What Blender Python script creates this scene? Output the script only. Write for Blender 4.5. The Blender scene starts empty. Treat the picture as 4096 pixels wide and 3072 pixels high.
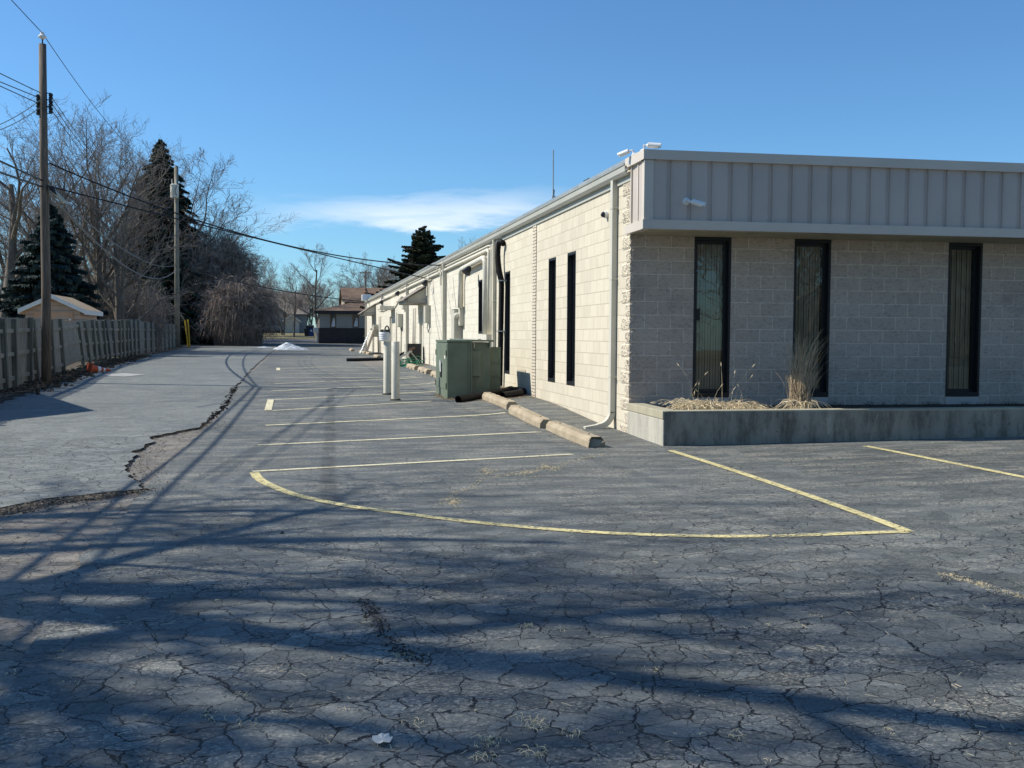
import bpy, math, random
import numpy as np
from mathutils import Vector, Matrix
from mathutils.geometry import delaunay_2d_cdt
sc = bpy.context.scene
COL = sc.collection
rad = math.radians
# ------------------------------------------------------------------ camera
F, CX, CY = 4143.0, 2048.0, 1536.0
def unit(v):
    v = np.array(v, float); return v / np.linalg.norm(v)
d1 = unit([1197 - CX, CY - 1342, F]); d2 = unit([27300 - CX, CY - 1515, F])
upv = unit(np.cross(d1, d2)); upv = upv if upv[1] > 0 else -upv
xv = unit(np.cross(d1, upv)); xv = xv if xv[0] > 0 else -xv
R = np.array([xv, d1, upv])                       # world = R @ (right, up, forward)
EYE = np.array([0, 0, 1.5])
cam = bpy.data.objects.new('camera', bpy.data.cameras.new('camera')); COL.objects.link(cam)
cr, cu, cf = R[:, 0], R[:, 1], R[:, 2]
cam.matrix_world = Matrix([[cr[i], cu[i], -cf[i], EYE[i]] for i in range(3)] + [[0, 0, 0, 1]])
cam.data.sensor_width = 36; cam.data.lens = 36 * F / 4096; cam.data.clip_start = 0.1; cam.data.clip_end = 3000
sc.camera = cam
# ------------------------------------------------------------------ sky, sun, exposure
SUN = Vector((-1.05, 0.38, 1.0)).normalized()
SUN_EL = math.asin(SUN.z)
w = bpy.data.worlds.new("World"); sc.world = w; w.use_nodes = True
wn = w.node_tree; wn.nodes.clear()
def wnode(t, **k):
    n = wn.nodes.new(t)
    for a, b in k.items(): setattr(n, a, b)
    return n
sky = wnode('ShaderNodeTexSky', sky_type='NISHITA', sun_disc=False, sun_elevation=SUN_EL,
            sun_rotation=math.atan2(SUN.x, SUN.y), altitude=200, air_density=1.0, dust_density=0.35, ozone_density=2.2)
bg = wnode('ShaderNodeBackground'); wo = wnode('ShaderNodeOutputWorld')
bg.inputs[1].default_value = 0.115
tc = wnode('ShaderNodeTexCoord'); sp = wnode('ShaderNodeSeparateXYZ'); wn.links.new(tc.outputs['Generated'], sp.inputs[0])
def wmath(op, a, b=None, c=None):
    n = wnode('ShaderNodeMath', operation=op)
    for i, v in enumerate((a, b, c)):
        if v is None: continue
        if isinstance(v, (int, float)): n.inputs[i].default_value = v
        else: wn.links.new(v, n.inputs[i])
    return n.outputs[0]
def wwin(v, a, b, c, d):                            # rises a..b, falls c..d
    n = wnode('ShaderNodeMapRange', interpolation_type='SMOOTHSTEP'); wn.links.new(v, n.inputs[0]); n.inputs[1].default_value = a; n.inputs[2].default_value = b
    m = wnode('ShaderNodeMapRange', interpolation_type='SMOOTHSTEP'); wn.links.new(v, m.inputs[0]); m.inputs[1].default_value = c; m.inputs[2].default_value = d
    m.inputs[3].default_value = 1; m.inputs[4].default_value = 0
    return wmath('MULTIPLY', n.outputs[0], m.outputs[0])
az = wmath('ARCTAN2', sp.outputs[0], sp.outputs[1])
cmap = wnode('ShaderNodeCombineXYZ'); wn.links.new(az, cmap.inputs[0]); wn.links.new(sp.outputs[2], cmap.inputs[1])
mp = wnode('ShaderNodeMapping'); wn.links.new(cmap.outputs[0], mp.inputs[0]); mp.inputs['Scale'].default_value = (9, 55, 1); mp.inputs['Rotation'].default_value = (0, 0, 0.06)
cn = wnode('ShaderNodeTexNoise'); wn.links.new(mp.outputs[0], cn.inputs[0]); cn.inputs['Scale'].default_value = 1.0; cn.inputs['Detail'].default_value = 10; cn.inputs['Roughness'].default_value = 0.62; cn.inputs['Distortion'].default_value = 0.6
edge = wmath('MULTIPLY_ADD', cn.outputs[0], 0.045, -0.0225)
elv = wmath('ADD', sp.outputs[2], edge)
elv2 = wmath('SUBTRACT', elv, wmath('MULTIPLY', az, 0.03))
m1 = wmath('MULTIPLY', wwin(elv2, 0.093, 0.106, 0.114, 0.136), wwin(az, -0.08, 0.10, 0.18, 0.30))
m2 = wmath('MULTIPLY', m1, wmath('MULTIPLY_ADD', cn.outputs[0], 1.5, -0.18))
mixc = wnode('ShaderNodeMix', data_type='RGBA'); wn.links.new(m2, mixc.inputs[0])
tint = wnode('ShaderNodeMix', data_type='RGBA', blend_type='MULTIPLY'); tint.inputs[0].default_value = 1
wn.links.new(sky.outputs[0], tint.inputs[6]); tint.inputs[7].default_value = (0.53, 0.84, 1.08, 1)
wn.links.new(tint.outputs[2], mixc.inputs[6]); mixc.inputs[7].default_value = (7.4, 8.0, 8.8, 1)
wn.links.new(mixc.outputs[2], bg.inputs[0]); wn.links.new(bg.outputs[0], wo.inputs[0])
sl = bpy.data.lights.new('sun', 'SUN'); so = bpy.data.objects.new('sun', sl); COL.objects.link(so)
sl.energy = 5.0; sl.angle = rad(0.53); sl.color = (1.0, 0.95, 0.84)
so.rotation_euler = SUN.to_track_quat('Z', 'Y').to_euler()
sc.view_settings.view_transform = 'Standard'; sc.view_settings.look = 'None'; sc.view_settings.gamma = 1
sc.view_settings.exposure = 0.25
# ------------------------------------------------------------------ survey helpers (photo pixel -> point of the place)
def ray(x, y): return R @ np.array([x - CX, CY - y, F])
def atY(x, y, Y): r = ray(x, y); return EYE + r * Y / r[1]
def W(x, y, X=4.86): r = ray(x, y); return EYE + r * X / r[0]
GY = [-80, 0, 11, 14, 16.7, 19.4, 22.2, 24.9, 27.6, 30.4, 33, 38.6, 44, 50, 58, 75, 82, 90, 105, 120, 150, 200, 400]
GZ = [0, 0.0, 0.035, 0.037, 0.064, 0.102, 0.135, .178, .22, .257, .28, .30, .322, .35, .40, .42, .46, .66, .9, 1.3, 2.0, 2.3, 2.5]
def ss(a, b, x):
    t = min(1, max(0, (x - a) / (b - a))); return t * t * (3 - 2 * t)
def g(X, Y):
    z = float(np.interp(Y, GY, GZ))
    z += 0.10 * ss(15.5, 20, Y) * ss(2.9, 4.7, X) * (1 - ss(42, 65, Y))
    z += 0.017 * max(0, min(X, 30) - 5) * (1 - ss(12, 18, Y))
    return z
def G(x, y):
    r = ray(x, y); r = r / r[1]; lo = None; Yv = 1.5
    while Yv < 300:
        p = EYE + r * Yv
        if p[2] < g(p[0], p[1]):
            a, b = Yv / 1.02, Yv
            for _ in range(18):
                m = (a + b) / 2; p = EYE + r * m
                if p[2] < g(p[0], p[1]): b = m
                else: a = m
            return EYE + r * b
        Yv *= 1.02
    return EYE + r * 300
def at_depth(x, Z):
    c = np.array([(x - CX) / F * Z, 0, Z]); c[1] = 0
    p = R @ np.array([(x - CX), 0, F]) * Z / F
    return p[0], p[1]
def D(p): return (p[0] * 1.85172, p[1] * 1.85172)
P1 = lambda x, y: (1400 + x / 4.148, 1100 + y / 4.148)
P2 = lambda x, y: (1700 + x / 4.1467, 900 + y / 4.1467)
P3 = lambda x, y: (1500 + x / 3.403, 1250 + y / 3.403)
P4 = lambda x, y: (950 + x / 3.403, 1350 + y / 3.403)
P5 = lambda x, y: (x / 3.686, 1150 + y / 3.686)
P6 = lambda x, y: (300 + x / 3.016, 900 + y / 3.016)
P8 = lambda x, y: (x / 2.011, 1550 + y / 2.011)
PF = lambda x, y: (900 + x / 2.765, 900 + y / 2.765)
# ------------------------------------------------------------------ materials
class NT:
    def __init__(s, name):
        s.m = bpy.data.materials.new(name); s.m.use_nodes = True; s.t = s.m.node_tree
        s.b = s.t.nodes['Principled BSDF']; s.b.inputs['Specular IOR Level'].default_value = 0.3
        s.tc = s.t.nodes.new('ShaderNodeTexCoord')
    def put(s, sock, v):
        if v is None: return
        if isinstance(v, bpy.types.NodeSocket): s.t.links.new(v, sock)
        elif isinstance(v, tuple) and len(v) == 3 and sock.type == 'RGBA': sock.default_value = (*v, 1)
        else: sock.default_value = v
    def n(s, ty, ins=None, **k):
        nd = s.t.nodes.new(ty)
        for a, b in k.items(): setattr(nd, a, b)
        for a, b in (ins or {}).items(): s.put(nd.inputs[a], b)
        return nd
    def obj(s): return s.tc.outputs['Object']
    def mapv(s, v, scale=(1, 1, 1), loc=(0, 0, 0), rot=(0, 0, 0)):
        return s.n('ShaderNodeMapping', {'Vector': v, 'Scale': scale, 'Location': loc, 'Rotation': rot}).outputs[0]
    def noise(s, v, scale, detail=4, rough=0.55, dist=0, col=False):
        nd = s.n('ShaderNodeTexNoise', {'Vector': v, 'Scale': scale, 'Detail': detail, 'Roughness': rough, 'Distortion': dist})
        return nd.outputs['Color' if col else 0]
    def mr(s, v, a, b, c=0.0, d=1.0):
        return s.n('ShaderNodeMapRange', {0: v, 1: a, 2: b, 3: c, 4: d}, interpolation_type='SMOOTHSTEP').outputs[0]
    def mix(s, f, a, b):
        nd = s.n('ShaderNodeMix', data_type='RGBA')
        s.put(nd.inputs[0], f); s.put(nd.inputs[6], a); s.put(nd.inputs[7], b); return nd.outputs[2]
    def math(s, op, a, b=None, c=None):
        nd = s.n('ShaderNodeMath', operation=op)
        for i, v in enumerate((a, b, c)): s.put(nd.inputs[i], v)
        return nd.outputs[0]
    def vadd(s, a, b, sc_=1.0):
        m = s.n('ShaderNodeVectorMath', {0: b, 1: (-.5, -.5, -.5)}, operation='ADD').outputs[0]
        m = s.n('ShaderNodeVectorMath', {0: m, 'Scale': sc_}, operation='SCALE').outputs[0]
        return s.n('ShaderNodeVectorMath', {0: a, 1: m}, operation='ADD').outputs[0]
    def bump(s, h, strength=0.5, dist=0.01, normal=None):
        return s.n('ShaderNodeBump', {'Height': h, 'Strength': strength, 'Distance': dist, 'Normal': normal}).outputs[0]
    def out(s, col, rough=0.8, normal=None, metal=0.0, spec=None, alpha=None):
        s.put(s.b.inputs['Base Color'], col); s.put(s.b.inputs['Roughness'], rough); s.put(s.b.inputs['Metallic'], metal)
        if spec is not None: s.b.inputs['Specular IOR Level'].default_value = spec
        if normal is not None: s.t.links.new(normal, s.b.inputs['Normal'])
        if alpha is not None: s.put(s.b.inputs['Alpha'], alpha)
        return s.m
def plain(name, c, rough=0.7, var=0.15, scale=3.0, bump=0.0, metal=0.0, bscale=40, spec=None, streak=None):
    s = NT(name); v = s.obj()
    vv = s.mapv(v, streak) if streak else v
    nz = s.noise(vv, scale, 6, 0.6)
    f = s.mr(nz, 0.3, 0.7)
    a = tuple(x * (1 - var) for x in c); b = tuple(min(1, x * (1 + var)) for x in c)
    nrm = s.bump(s.noise(v, bscale, 4), bump, 0.01) if bump else None
    return s.out(s.mix(f, a, b), rough, nrm, metal, spec)
def asphalt(name, c1, c2, speck, near, cells, wear, tint=None, ridge=0.5, cw=1.0, lo2=0.0):
    s = NT(name); v = s.obj()
    big = s.noise(v, 0.35, 3, 0.5); mid = s.noise(v, 2.2, 5, 0.6); fine = s.noise(v, 45, 3, 0.7)
    col = s.mix(s.mr(big, 0.35, 0.65), c1, c2)
    col = s.mix(s.mr(mid, 0.3, 0.75, 0, 0.45), col, tuple(x * 1.35 for x in c2))
    grain = s.n('ShaderNodeTexVoronoi', {'Vector': v, 'Scale': 85.0})
    gv = s.n('ShaderNodeSeparateColor', {0: grain.outputs['Color']}).outputs[0]
    col = s.mix(s.mr(gv, 0.0, 1.0, 0.0, 0.5), col, tuple(x * 0.45 for x in c1))
    g2 = s.noise(s.mapv(v, (1, 1.6, 1)), 22, 5, 0.8); col = s.mix(s.mr(g2, 0.38, 0.60, 0.55, 0.0), col, tuple(x * 0.42 for x in c1))
    col = s.mix(s.mr(g2, 0.55, 0.75, 0.0, 0.5), col, tuple(x * 1.5 for x in c2))
    # worn sealer: exposed tan stones, streaks lie across the lane
    wv = s.mapv(v, (0.8, 2.6, 1))
    wm = s.noise(wv, 1.3, 6, 0.65)
    st = s.noise(s.mapv(v, (1, 1.9, 1)), 34, 5, 0.82)
    wmask = s.math('MULTIPLY', s.mr(wm, 0.66 - wear, 0.86 - wear), s.mr(st, 0.50, 0.60))
    pale = s.math('GREATER_THAN', gv, 0.87)
    wmask = s.math('MAXIMUM', wmask, s.math('MULTIPLY', pale, s.mr(wm, 0.38, 0.66, 0.12, 0.9)))
    col = s.mix(wmask, col, speck)
    bl = s.noise(v, 0.8, 6, 0.7); col = s.mix(s.mr(bl, 0.56, 0.70, 0.0, 0.45), col, tuple(x * 0.6 for x in c1)); col = s.mix(s.mr(bl, 0.30, 0.42, 0.35, 0.0), col, tuple(x * 1.5 for x in c2))
    # alligator cracks
    dv = s.vadd(v, s.noise(v, 2.6, 4, 0.6, 0, True), 0.24)
    dv = s.vadd(dv, s.noise(v, 16, 4, 0.7, 0, True), 0.055)
    pl = s.n('ShaderNodeSeparateColor', {0: s.n('ShaderNodeTexVoronoi', {'Vector': dv, 'Scale': cells}, voronoi_dimensions='2D').outputs['Color']}).outputs[0]
    plm = s.math('MULTIPLY', pl, s.mr(s.n('ShaderNodeSeparateXYZ', {0: v}).outputs[1], near + 1, near + 8, 1.0, 0.25))
    col = s.mix(s.math('MULTIPLY', plm, 0.38), col, tuple(x * 1.45 for x in c2)); col = s.mix(s.math('MULTIPLY', s.math('SUBTRACT', 1.0, pl), s.math('MULTIPLY', s.mr(s.n('ShaderNodeSeparateXYZ', {0: v}).outputs[1], near + 1, near + 8, 0.30, 0.05), 1.0)), col, tuple(x * 0.65 for x in c1))
    crk = None
    ys = s.n('ShaderNodeSeparateXYZ', {0: v}).outputs[1]
    dens = s.mr(ys, near, near + 6, 1.0, 0.0)
    for sc_, wd, lo, amt in ((cells, 0.034, 0.36, 1.0), (cells * 2.2, 0.034, 0.46, 0.85), (cells * 0.26, 0.012, 0.44, 1.0)):
        vo = s.n('ShaderNodeTexVoronoi', {'Vector': dv, 'Scale': sc_}, feature='DISTANCE_TO_EDGE', voronoi_dimensions='2D').outputs['Distance']
        msk = s.noise(v, 0.55 * sc_ / cells + 0.3, 2, 0.5)
        k = s.math('ADD', s.math('ADD', s.math('MULTIPLY', msk, 0.6), s.math('MULTIPLY', s.noise(v, 0.28, 3, 0.6), 0.55)), s.math('MULTIPLY', dens, 0.24))
        wid = s.mr(k, lo + 0.12 + lo2, lo + 0.45 + lo2, 0.0, wd * cw)
        wid = s.math('MULTIPLY', wid, s.mr(s.noise(v, 9, 3, 0.6), 0.25, 0.75, 0.25, 1.5))
        c = s.math('MULTIPLY', s.math('SUBTRACT', 1.0, s.mr(s.math('DIVIDE', vo, s.math('ADD', wid, 0.0005)), 0.35, 1.0)), amt)
        c = s.math('MULTIPLY', c, s.mr(wid, 0.0, 0.004))
        crk = c if crk is None else s.math('MAXIMUM', crk, c)
    dirt = s.noise(v, 6, 3)
    col = s.mix(crk, col, s.mix(s.mr(dirt, 0.45, 0.65), (0.005, 0.005, 0.006), (0.022, 0.018, 0.014)))
    h = s.math('SUBTRACT', s.math('MULTIPLY', fine, 0.25), s.math('MULTIPLY', crk, 1.6))
    h = s.math('ADD', h, s.math('MULTIPLY', gv, 0.22)); h = s.math('ADD', h, s.math('MULTIPLY', s.noise(v, 3.5, 4), 0.7))
    return s.out(col, s.mr(mid, 0.3, 0.7, 0.62, 0.85), s.bump(h, ridge, 0.012), spec=0.35)
M = {}
M['seal'] = asphalt('sealed_asphalt', (0.082, 0.091, 0.089), (0.150, 0.162, 0.156), (0.44, 0.40, 0.32), 4.0, 5.6, 0.22, cw=0.85, lo2=-0.02)
M['light'] = asphalt('grey_asphalt', (0.155, 0.168, 0.163), (0.215, 0.228, 0.215), (0.36, 0.34, 0.29), 12, 5.4, 0.12, cw=0.8, lo2=-0.05)
M['old'] = asphalt('old_asphalt', (0.165, 0.150, 0.128), (0.250, 0.224, 0.185), (0.38, 0.33, 0.27), 30, 5.5, 0.14, cw=0.8)
M['far'] = asphalt('far_asphalt', (0.15, 0.145, 0.135), (0.21, 0.20, 0.185), (0.3, 0.28, 0.25), 0, 1.5, 0.03, cw=0.6)
def groundmat():
    s = NT('winter_ground'); v = s.obj()
    a = s.noise(v, 0.25, 5, 0.6); b = s.noise(v, 5, 5, 0.7)
    c = s.mix(s.mr(a, 0.35, 0.65), (0.20, 0.17, 0.075), (0.13, 0.11, 0.06))
    c = s.mix(s.mr(b, 0.4, 0.7, 0, 0.5), c, (0.30, 0.25, 0.13))
    return s.out(c, 0.95, s.bump(b, 0.6, 0.03))
M['ground'] = groundmat()
def vergemat():
    s = NT('leaf_litter'); v = s.obj()
    a = s.noise(v, 3, 5, 0.7); b = s.noise(v, 35, 4, 0.7)
    c = s.mix(s.mr(a, 0.35, 0.65), (0.045, 0.034, 0.024), (0.09, 0.072, 0.05)); c = s.mix(s.mr(b, 0.55, 0.75), c, (0.17, 0.13, 0.085))
    return s.out(c, 0.95, s.bump(b, 0.8, 0.03))
M['verge'] = vergemat()
M['gravel'] = plain('mixed_gravel', (0.20, 0.165, 0.125), 0.95, 0.6, 25)
def paint_on_asphalt(name, c, wearlo, holes=0.5):
    s = NT(name); v = s.obj()
    n1 = s.noise(v, 30, 5, 0.75); n2 = s.noise(v, 1.2, 4, 0.6)
    k = s.math('ADD', n1, s.math('MULTIPLY', n2, 0.35))
    dv = s.vadd(v, s.noise(v, 2.6, 4, 0.6, 0, True), 0.34); dv = s.vadd(dv, s.noise(v, 14, 3, 0.6, 0, True), 0.06)
    vo = s.n('ShaderNodeTexVoronoi', {'Vector': dv, 'Scale': 6.7}, feature='DISTANCE_TO_EDGE', voronoi_dimensions='2D').outputs['Distance']
    ck = s.mr(vo, 0.008, 0.03)
    al = s.math('MULTIPLY', s.mr(k, wearlo, wearlo + 0.07), ck)
    col = s.mix(s.mr(s.noise(v, 4, 4), 0.3, 0.7), c, tuple(x * 0.82 for x in c))
    return s.out(col, 0.75, s.bump(n1, 0.3, 0.004), alpha=al)
M['yellow'] = paint_on_asphalt('yellow_road_paint', (0.72, 0.62, 0.31), 0.56)
M['yellow2'] = paint_on_asphalt('faded_yellow_paint', (0.74, 0.68, 0.46), 0.52)
def tiremat():
    s = NT('tyre_rubber_stain'); v = s.obj()
    uv = s.tc.outputs['UV']; u = s.n('ShaderNodeSeparateXYZ', {0: uv}).outputs[0]
    e = s.math('MULTIPLY', s.mr(u, 0.0, 0.35), s.mr(u, 0.65, 1.0, 1, 0))
    al = s.math('MULTIPLY', e, s.mr(s.noise(v, 6, 4, 0.7), 0.25, 0.75, 0.35, 0.85))
    return s.out((0.028, 0.031, 0.037), 0.7, alpha=al)
M['tire'] = tiremat()
def stainmat():
    s = NT('faded_path_stain'); v = s.obj(); u = s.n('ShaderNodeSeparateXYZ', {0: s.tc.outputs['UV']}).outputs[0]
    e = s.math('MULTIPLY', s.mr(u, 0.0, 0.3), s.mr(u, 0.7, 1.0, 1, 0))
    return s.out((0.035, 0.035, 0.042), 0.75, alpha=s.math('MULTIPLY', e, s.mr(s.noise(v, 1.5, 4, 0.6), 0.35, 0.7, 0.0, 0.32)))
M['stain'] = stainmat()
# block walls: u along the wall, v = height
def blockmat(name, axis, c1, c2, joint, rough_face, peel=0.0, bw=0.4064, bh=0.2032, zoff=-0.0136, mort=0.007, uoff=0.0):
    s = NT(name); v = s.obj(); x = s.n('ShaderNodeSeparateXYZ', {0: v})
    u = x.outputs[axis]
    cb = s.n('ShaderNodeCombineXYZ', {0: s.math('ADD', u, uoff), 1: s.math('ADD', x.outputs[2], zoff + 20 * bh)}).outputs[0]
    br = s.n('ShaderNodeTexBrick', {'Vector': cb, 'Scale': 1.0, 'Mortar Size': mort, 'Mortar Smooth': 0.25, 'Brick Width': bw, 'Row Height': bh,
             'Color1': (0.0, 0.0, 0.0, 1), 'Color2': (1, 1, 1, 1), 'Mortar': (0.5, 0.5, 0.5, 1)}, offset=0.5)
    tone = s.n('ShaderNodeSeparateColor', {0: br.outputs[0]}).outputs[0]
    n1 = s.noise(v, 1.1, 5, 0.6); n2 = s.noise(s.mapv(v, (5, 5, 1.2)), 2.0, 5, 0.6); n3 = s.noise(v, 60, 4, 0.7)
    f = s.math('ADD', s.math('MULTIPLY', tone, 0.25), s.math('MULTIPLY', s.math('ADD', n1, n2), 0.42))
    col = s.mix(s.mr(f, 0.25, 0.80), c1, c2)
    col = s.mix(s.mr(n3, 0.5, 0.72, 0, 0.35), col, tuple(x_ * 0.62 for x_ in c1))
    col = s.mix(s.math('MULTIPLY', br.outputs['Fac'], joint[3]), col, joint[:3])
    if rough_face:
        stn = s.noise(s.mapv(v, (0.5, 0.5, 1)), 1.6, 6, 0.7); col = s.mix(s.mr(stn, 0.50, 0.72, 0, 0.45), col, tuple(x_ * 0.55 for x_ in c1))
        r1 = s.noise(s.mapv(v, (1, 1, 1.7), rot=(0, 0.4, 0)), 16, 7, 0.62, 0.6); r2 = s.noise(v, 5, 3, 0.5)
        h = s.math('ADD', s.math('MULTIPLY', r1, 1.3), s.math('MULTIPLY', r2, 0.5))
        h = s.math('MULTIPLY', h, s.math('SUBTRACT', 1.0, br.outputs['Fac'])); h = s.math('SUBTRACT', h, s.math('MULTIPLY', br.outputs['Fac'], 0.0))
        nr = s.bump(h, 0.7, rough_face)
        col = s.mix(s.mr(r1, 0.36, 0.50, 0.38, 0.0), col, tuple(x_ * 0.45 for x_ in c1))
    else:
        h = s.math('SUBTRACT', s.math('MULTIPLY', n3, 0.25), s.math('MULTIPLY', br.outputs['Fac'], 1.0))
        nr = s.bump(h, 0.6, 0.008)
    if peel:
        p = s.noise(s.mapv(v, (1, 1, 0.45)), 4.5, 7, 0.72)
        zone = s.noise(v, 0.8, 2)
        pm = s.mr(s.math('ADD', p, s.math('MULTIPLY', zone, 0.5)), 0.96 - peel, 0.985 - peel)
        col = s.mix(pm, col, (0.19, 0.165, 0.135))
    return s.out(col, 0.9, nr)
CREAM1, CREAM2 = (0.53, 0.475, 0.375), (0.64, 0.575, 0.455)
M['blockA'] = blockmat('smooth_cream_block', 1, CREAM1, CREAM2, (0.30, 0.26, 0.20, 0.5), 0)
M['blockB'] = blockmat('cream_block_older', 1, (0.55, 0.495, 0.385), (0.65, 0.59, 0.465), (0.36, 0.32, 0.25, 0.45), 0, uoff=0.13)
M['blockC'] = blockmat('old_white_painted_block', 1, (0.60, 0.555, 0.455), (0.68, 0.635, 0.53), (0.42, 0.38, 0.31, 0.5), 0, peel=0.075, uoff=0.2)
M['blockF'] = blockmat('split_face_block', 0, (0.47, 0.385, 0.31), (0.57, 0.47, 0.385), (0.80, 0.69, 0.575, 0.62), 0.028, mort=0.009)
M['brickstrip'] = blockmat('cream_brick_quoin', 1, (0.54, 0.47, 0.375), (0.64, 0.57, 0.455), (0.13, 0.10, 0.085, 0.95), 0, bw=0.20, bh=0.0677, zoff=0.0, mort=0.009)
M['rockface'] = plain('rough_broken_block', (0.60, 0.53, 0.42), 0.95, 0.22, 18, 0.9, bscale=60)
def sidemat(name, c, axis, step, c_line):
    s = NT(name); v = s.obj(); x = s.n('ShaderNodeSeparateXYZ', {0: v})
    fr = s.math('FRACT', s.math('DIVIDE', x.outputs[2], step))
    ln = s.math('LESS_THAN', fr, 0.14)
    col = s.mix(ln, s.mix(s.mr(s.noise(v, 1.5, 3), .3, .7), c, tuple(k * .9 for k in c)), c_line)
    return s.out(col, 0.6, s.bump(fr, 0.5, 0.02))
M['siding_tan'] = sidemat('tan_lap_siding', (0.52, 0.37, 0.285), 2, 0.19, (0.28, 0.21, 0.15))
M['siding_cream'] = sidemat('cream_lap_siding', (0.42, 0.37, 0.30), 2, 0.13, (0.25, 0.22, 0.18))
M['siding_grey'] = sidemat('grey_lap_siding', (0.36, 0.35, 0.33), 2, 0.15, (0.22, 0.22, 0.21))
M['siding_white'] = sidemat('white_board_siding', (0.55, 0.54, 0.50), 2, 0.3, (0.40, 0.39, 0.37))
M['darkbrick'] = blockmat('dark_brown_brick', 0, (0.035, 0.028, 0.026), (0.075, 0.055, 0.048), (0.10, 0.09, 0.085, 0.6), 0, bw=0.22, bh=0.075, zoff=0, mort=0.009)
def shingles(name, c):
    s = NT(name); v = s.obj(); x = s.n('ShaderNodeSeparateXYZ', {0: v})
    n1 = s.noise(v, 1.0, 4); n2 = s.noise(s.mapv(v, (3, 3, 12)), 4, 4, 0.7)
    fr = s.math('FRACT', s.math('DIVIDE', x.outputs[2], 0.07))
    col = s.mix(s.mr(s.math('ADD', n1, n2), 0.7, 1.3), c, tuple(k * 1.5 for k in c))
    col = s.mix(s.math('MULTIPLY', s.math('LESS_THAN', fr, 0.2), 0.5), col, tuple(k * 0.5 for k in c))
    return s.out(col, 0.95)
M['shingle'] = shingles('brown_shingles', (0.155, 0.105, 0.072))
M['shingle2'] = shingles('tan_shingles', (0.30, 0.22, 0.14))
M['shingle3'] = shingles('weathered_grey_shingles', (0.20, 0.175, 0.15))
M['trim'] = plain('cream_painted_metal', (0.55, 0.53, 0.45), 0.45, 0.05, 2, metal=0.0, spec=0.4)
M['gutter'] = plain('putty_gutter_metal', (0.44, 0.43, 0.37), 0.4, 0.08, 1.5, spec=0.5, streak=(1, 0.4, 1))
M['flash'] = plain('galvanised_flashing', (0.42, 0.44, 0.43), 0.35, 0.12, 2, metal=0.4)
M['panel'] = plain('taupe_metal_panel', (0.50, 0.435, 0.385), 0.5, 0.07, 0.8, spec=0.4)
M['coping'] = plain('beige_metal_coping', (0.60, 0.53, 0.45), 0.4, 0.05, 1, spec=0.45)
M['whitemetal'] = plain('white_painted_metal', (0.66, 0.62, 0.52), 0.5, 0.08, 4)
M['boxmetal'] = plain('cream_box_metal', (0.50, 0.475, 0.39), 0.5, 0.08, 3)
M['black'] = plain('black_window_metal', (0.012, 0.013, 0.016), 0.35, 0.1, 5, spec=0.4)
M['blackplastic'] = plain('black_plastic_pipe', (0.010, 0.010, 0.011), 0.6, 0.2, 6, spec=0.2)
M['dark'] = plain('dark_void', (0.010, 0.010, 0.011), 0.9, 0.1, 5)
M['white'] = plain('white_plastic', (0.78, 0.78, 0.76), 0.4, 0.04, 8, spec=0.5)
M['whitepaint'] = plain('white_trim_paint', (0.72, 0.70, 0.66), 0.6, 0.05, 3)
M['green'] = plain('green_cabinet_paint', (0.135, 0.168, 0.122), 0.5, 0.12, 3, spec=0.35, bump=0.05)
M['postpaint'] = plain('cream_bollard_paint', (0.62, 0.59, 0.48), 0.5, 0.07, 5, bump=0.12)
def concrete(name, c, streaks, pits=True):
    s = NT(name); v = s.obj()
    a = s.noise(v, 1.4, 5, 0.6); b = s.noise(s.mapv(v, (1, 1, 0.30)), 5.0, 7, 0.75); f = s.noise(v, 50, 4, 0.7)
    col = s.mix(s.mr(a, 0.3, 0.7), tuple(k * 0.82 for k in c), c)
    col = s.mix(s.mr(b, 0.42, 0.68, 0, streaks), col, tuple(k * 0.30 for k in c))
    col = s.mix(s.mr(s.noise(s.mapv(v, (1, 1, 0.3), loc=(7, 3, 1)), 3.0, 6, 0.7), 0.62, 0.75, 0, 0.6), col, tuple(min(1, k * 1.55) for k in c))
    pit = s.n('ShaderNodeTexVoronoi', {'Vector': v, 'Scale': 9.0, 'Randomness': 1.0}).outputs['Distance']
    pm = s.math('LESS_THAN', pit, 0.075) if pits else 0.0
    col = s.mix(pm, col, tuple(k * 0.22 for k in c))
    h = s.math('SUBTRACT', f, pm) if pits else f
    return s.out(col, 0.92, s.bump(h, 0.5, 0.01))
M['concrete'] = concrete('stained_shaded_concrete', (0.37, 0.325, 0.255), 0.85)  # planter front: stain streaks, plus its shade put into a darker base tone
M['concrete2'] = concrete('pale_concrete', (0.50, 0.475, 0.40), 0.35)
M['cap'] = concrete('weathered_cap', (0.44, 0.40, 0.29), 0.3, False)
def stopmat():
    s = NT('tan_aggregate_concrete'); v = s.obj(); z = s.n('ShaderNodeSeparateXYZ', {0: v}).outputs[2]
    a = s.noise(v, 3, 5, 0.6); f = s.noise(v, 70, 3, 0.7)
    c = s.mix(s.mr(a, 0.35, 0.65), (0.33, 0.27, 0.185), (0.44, 0.365, 0.26)); c = s.mix(s.mr(f, 0.52, 0.68, 0, 0.6), c, (0.20, 0.165, 0.12))
    c = s.mix(s.mr(f, 0.30, 0.38, 0.7, 0), c, (0.55, 0.49, 0.38))
    return s.out(c, 0.95, s.bump(f, 0.9, 0.01))
M['stop'] = stopmat()
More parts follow.
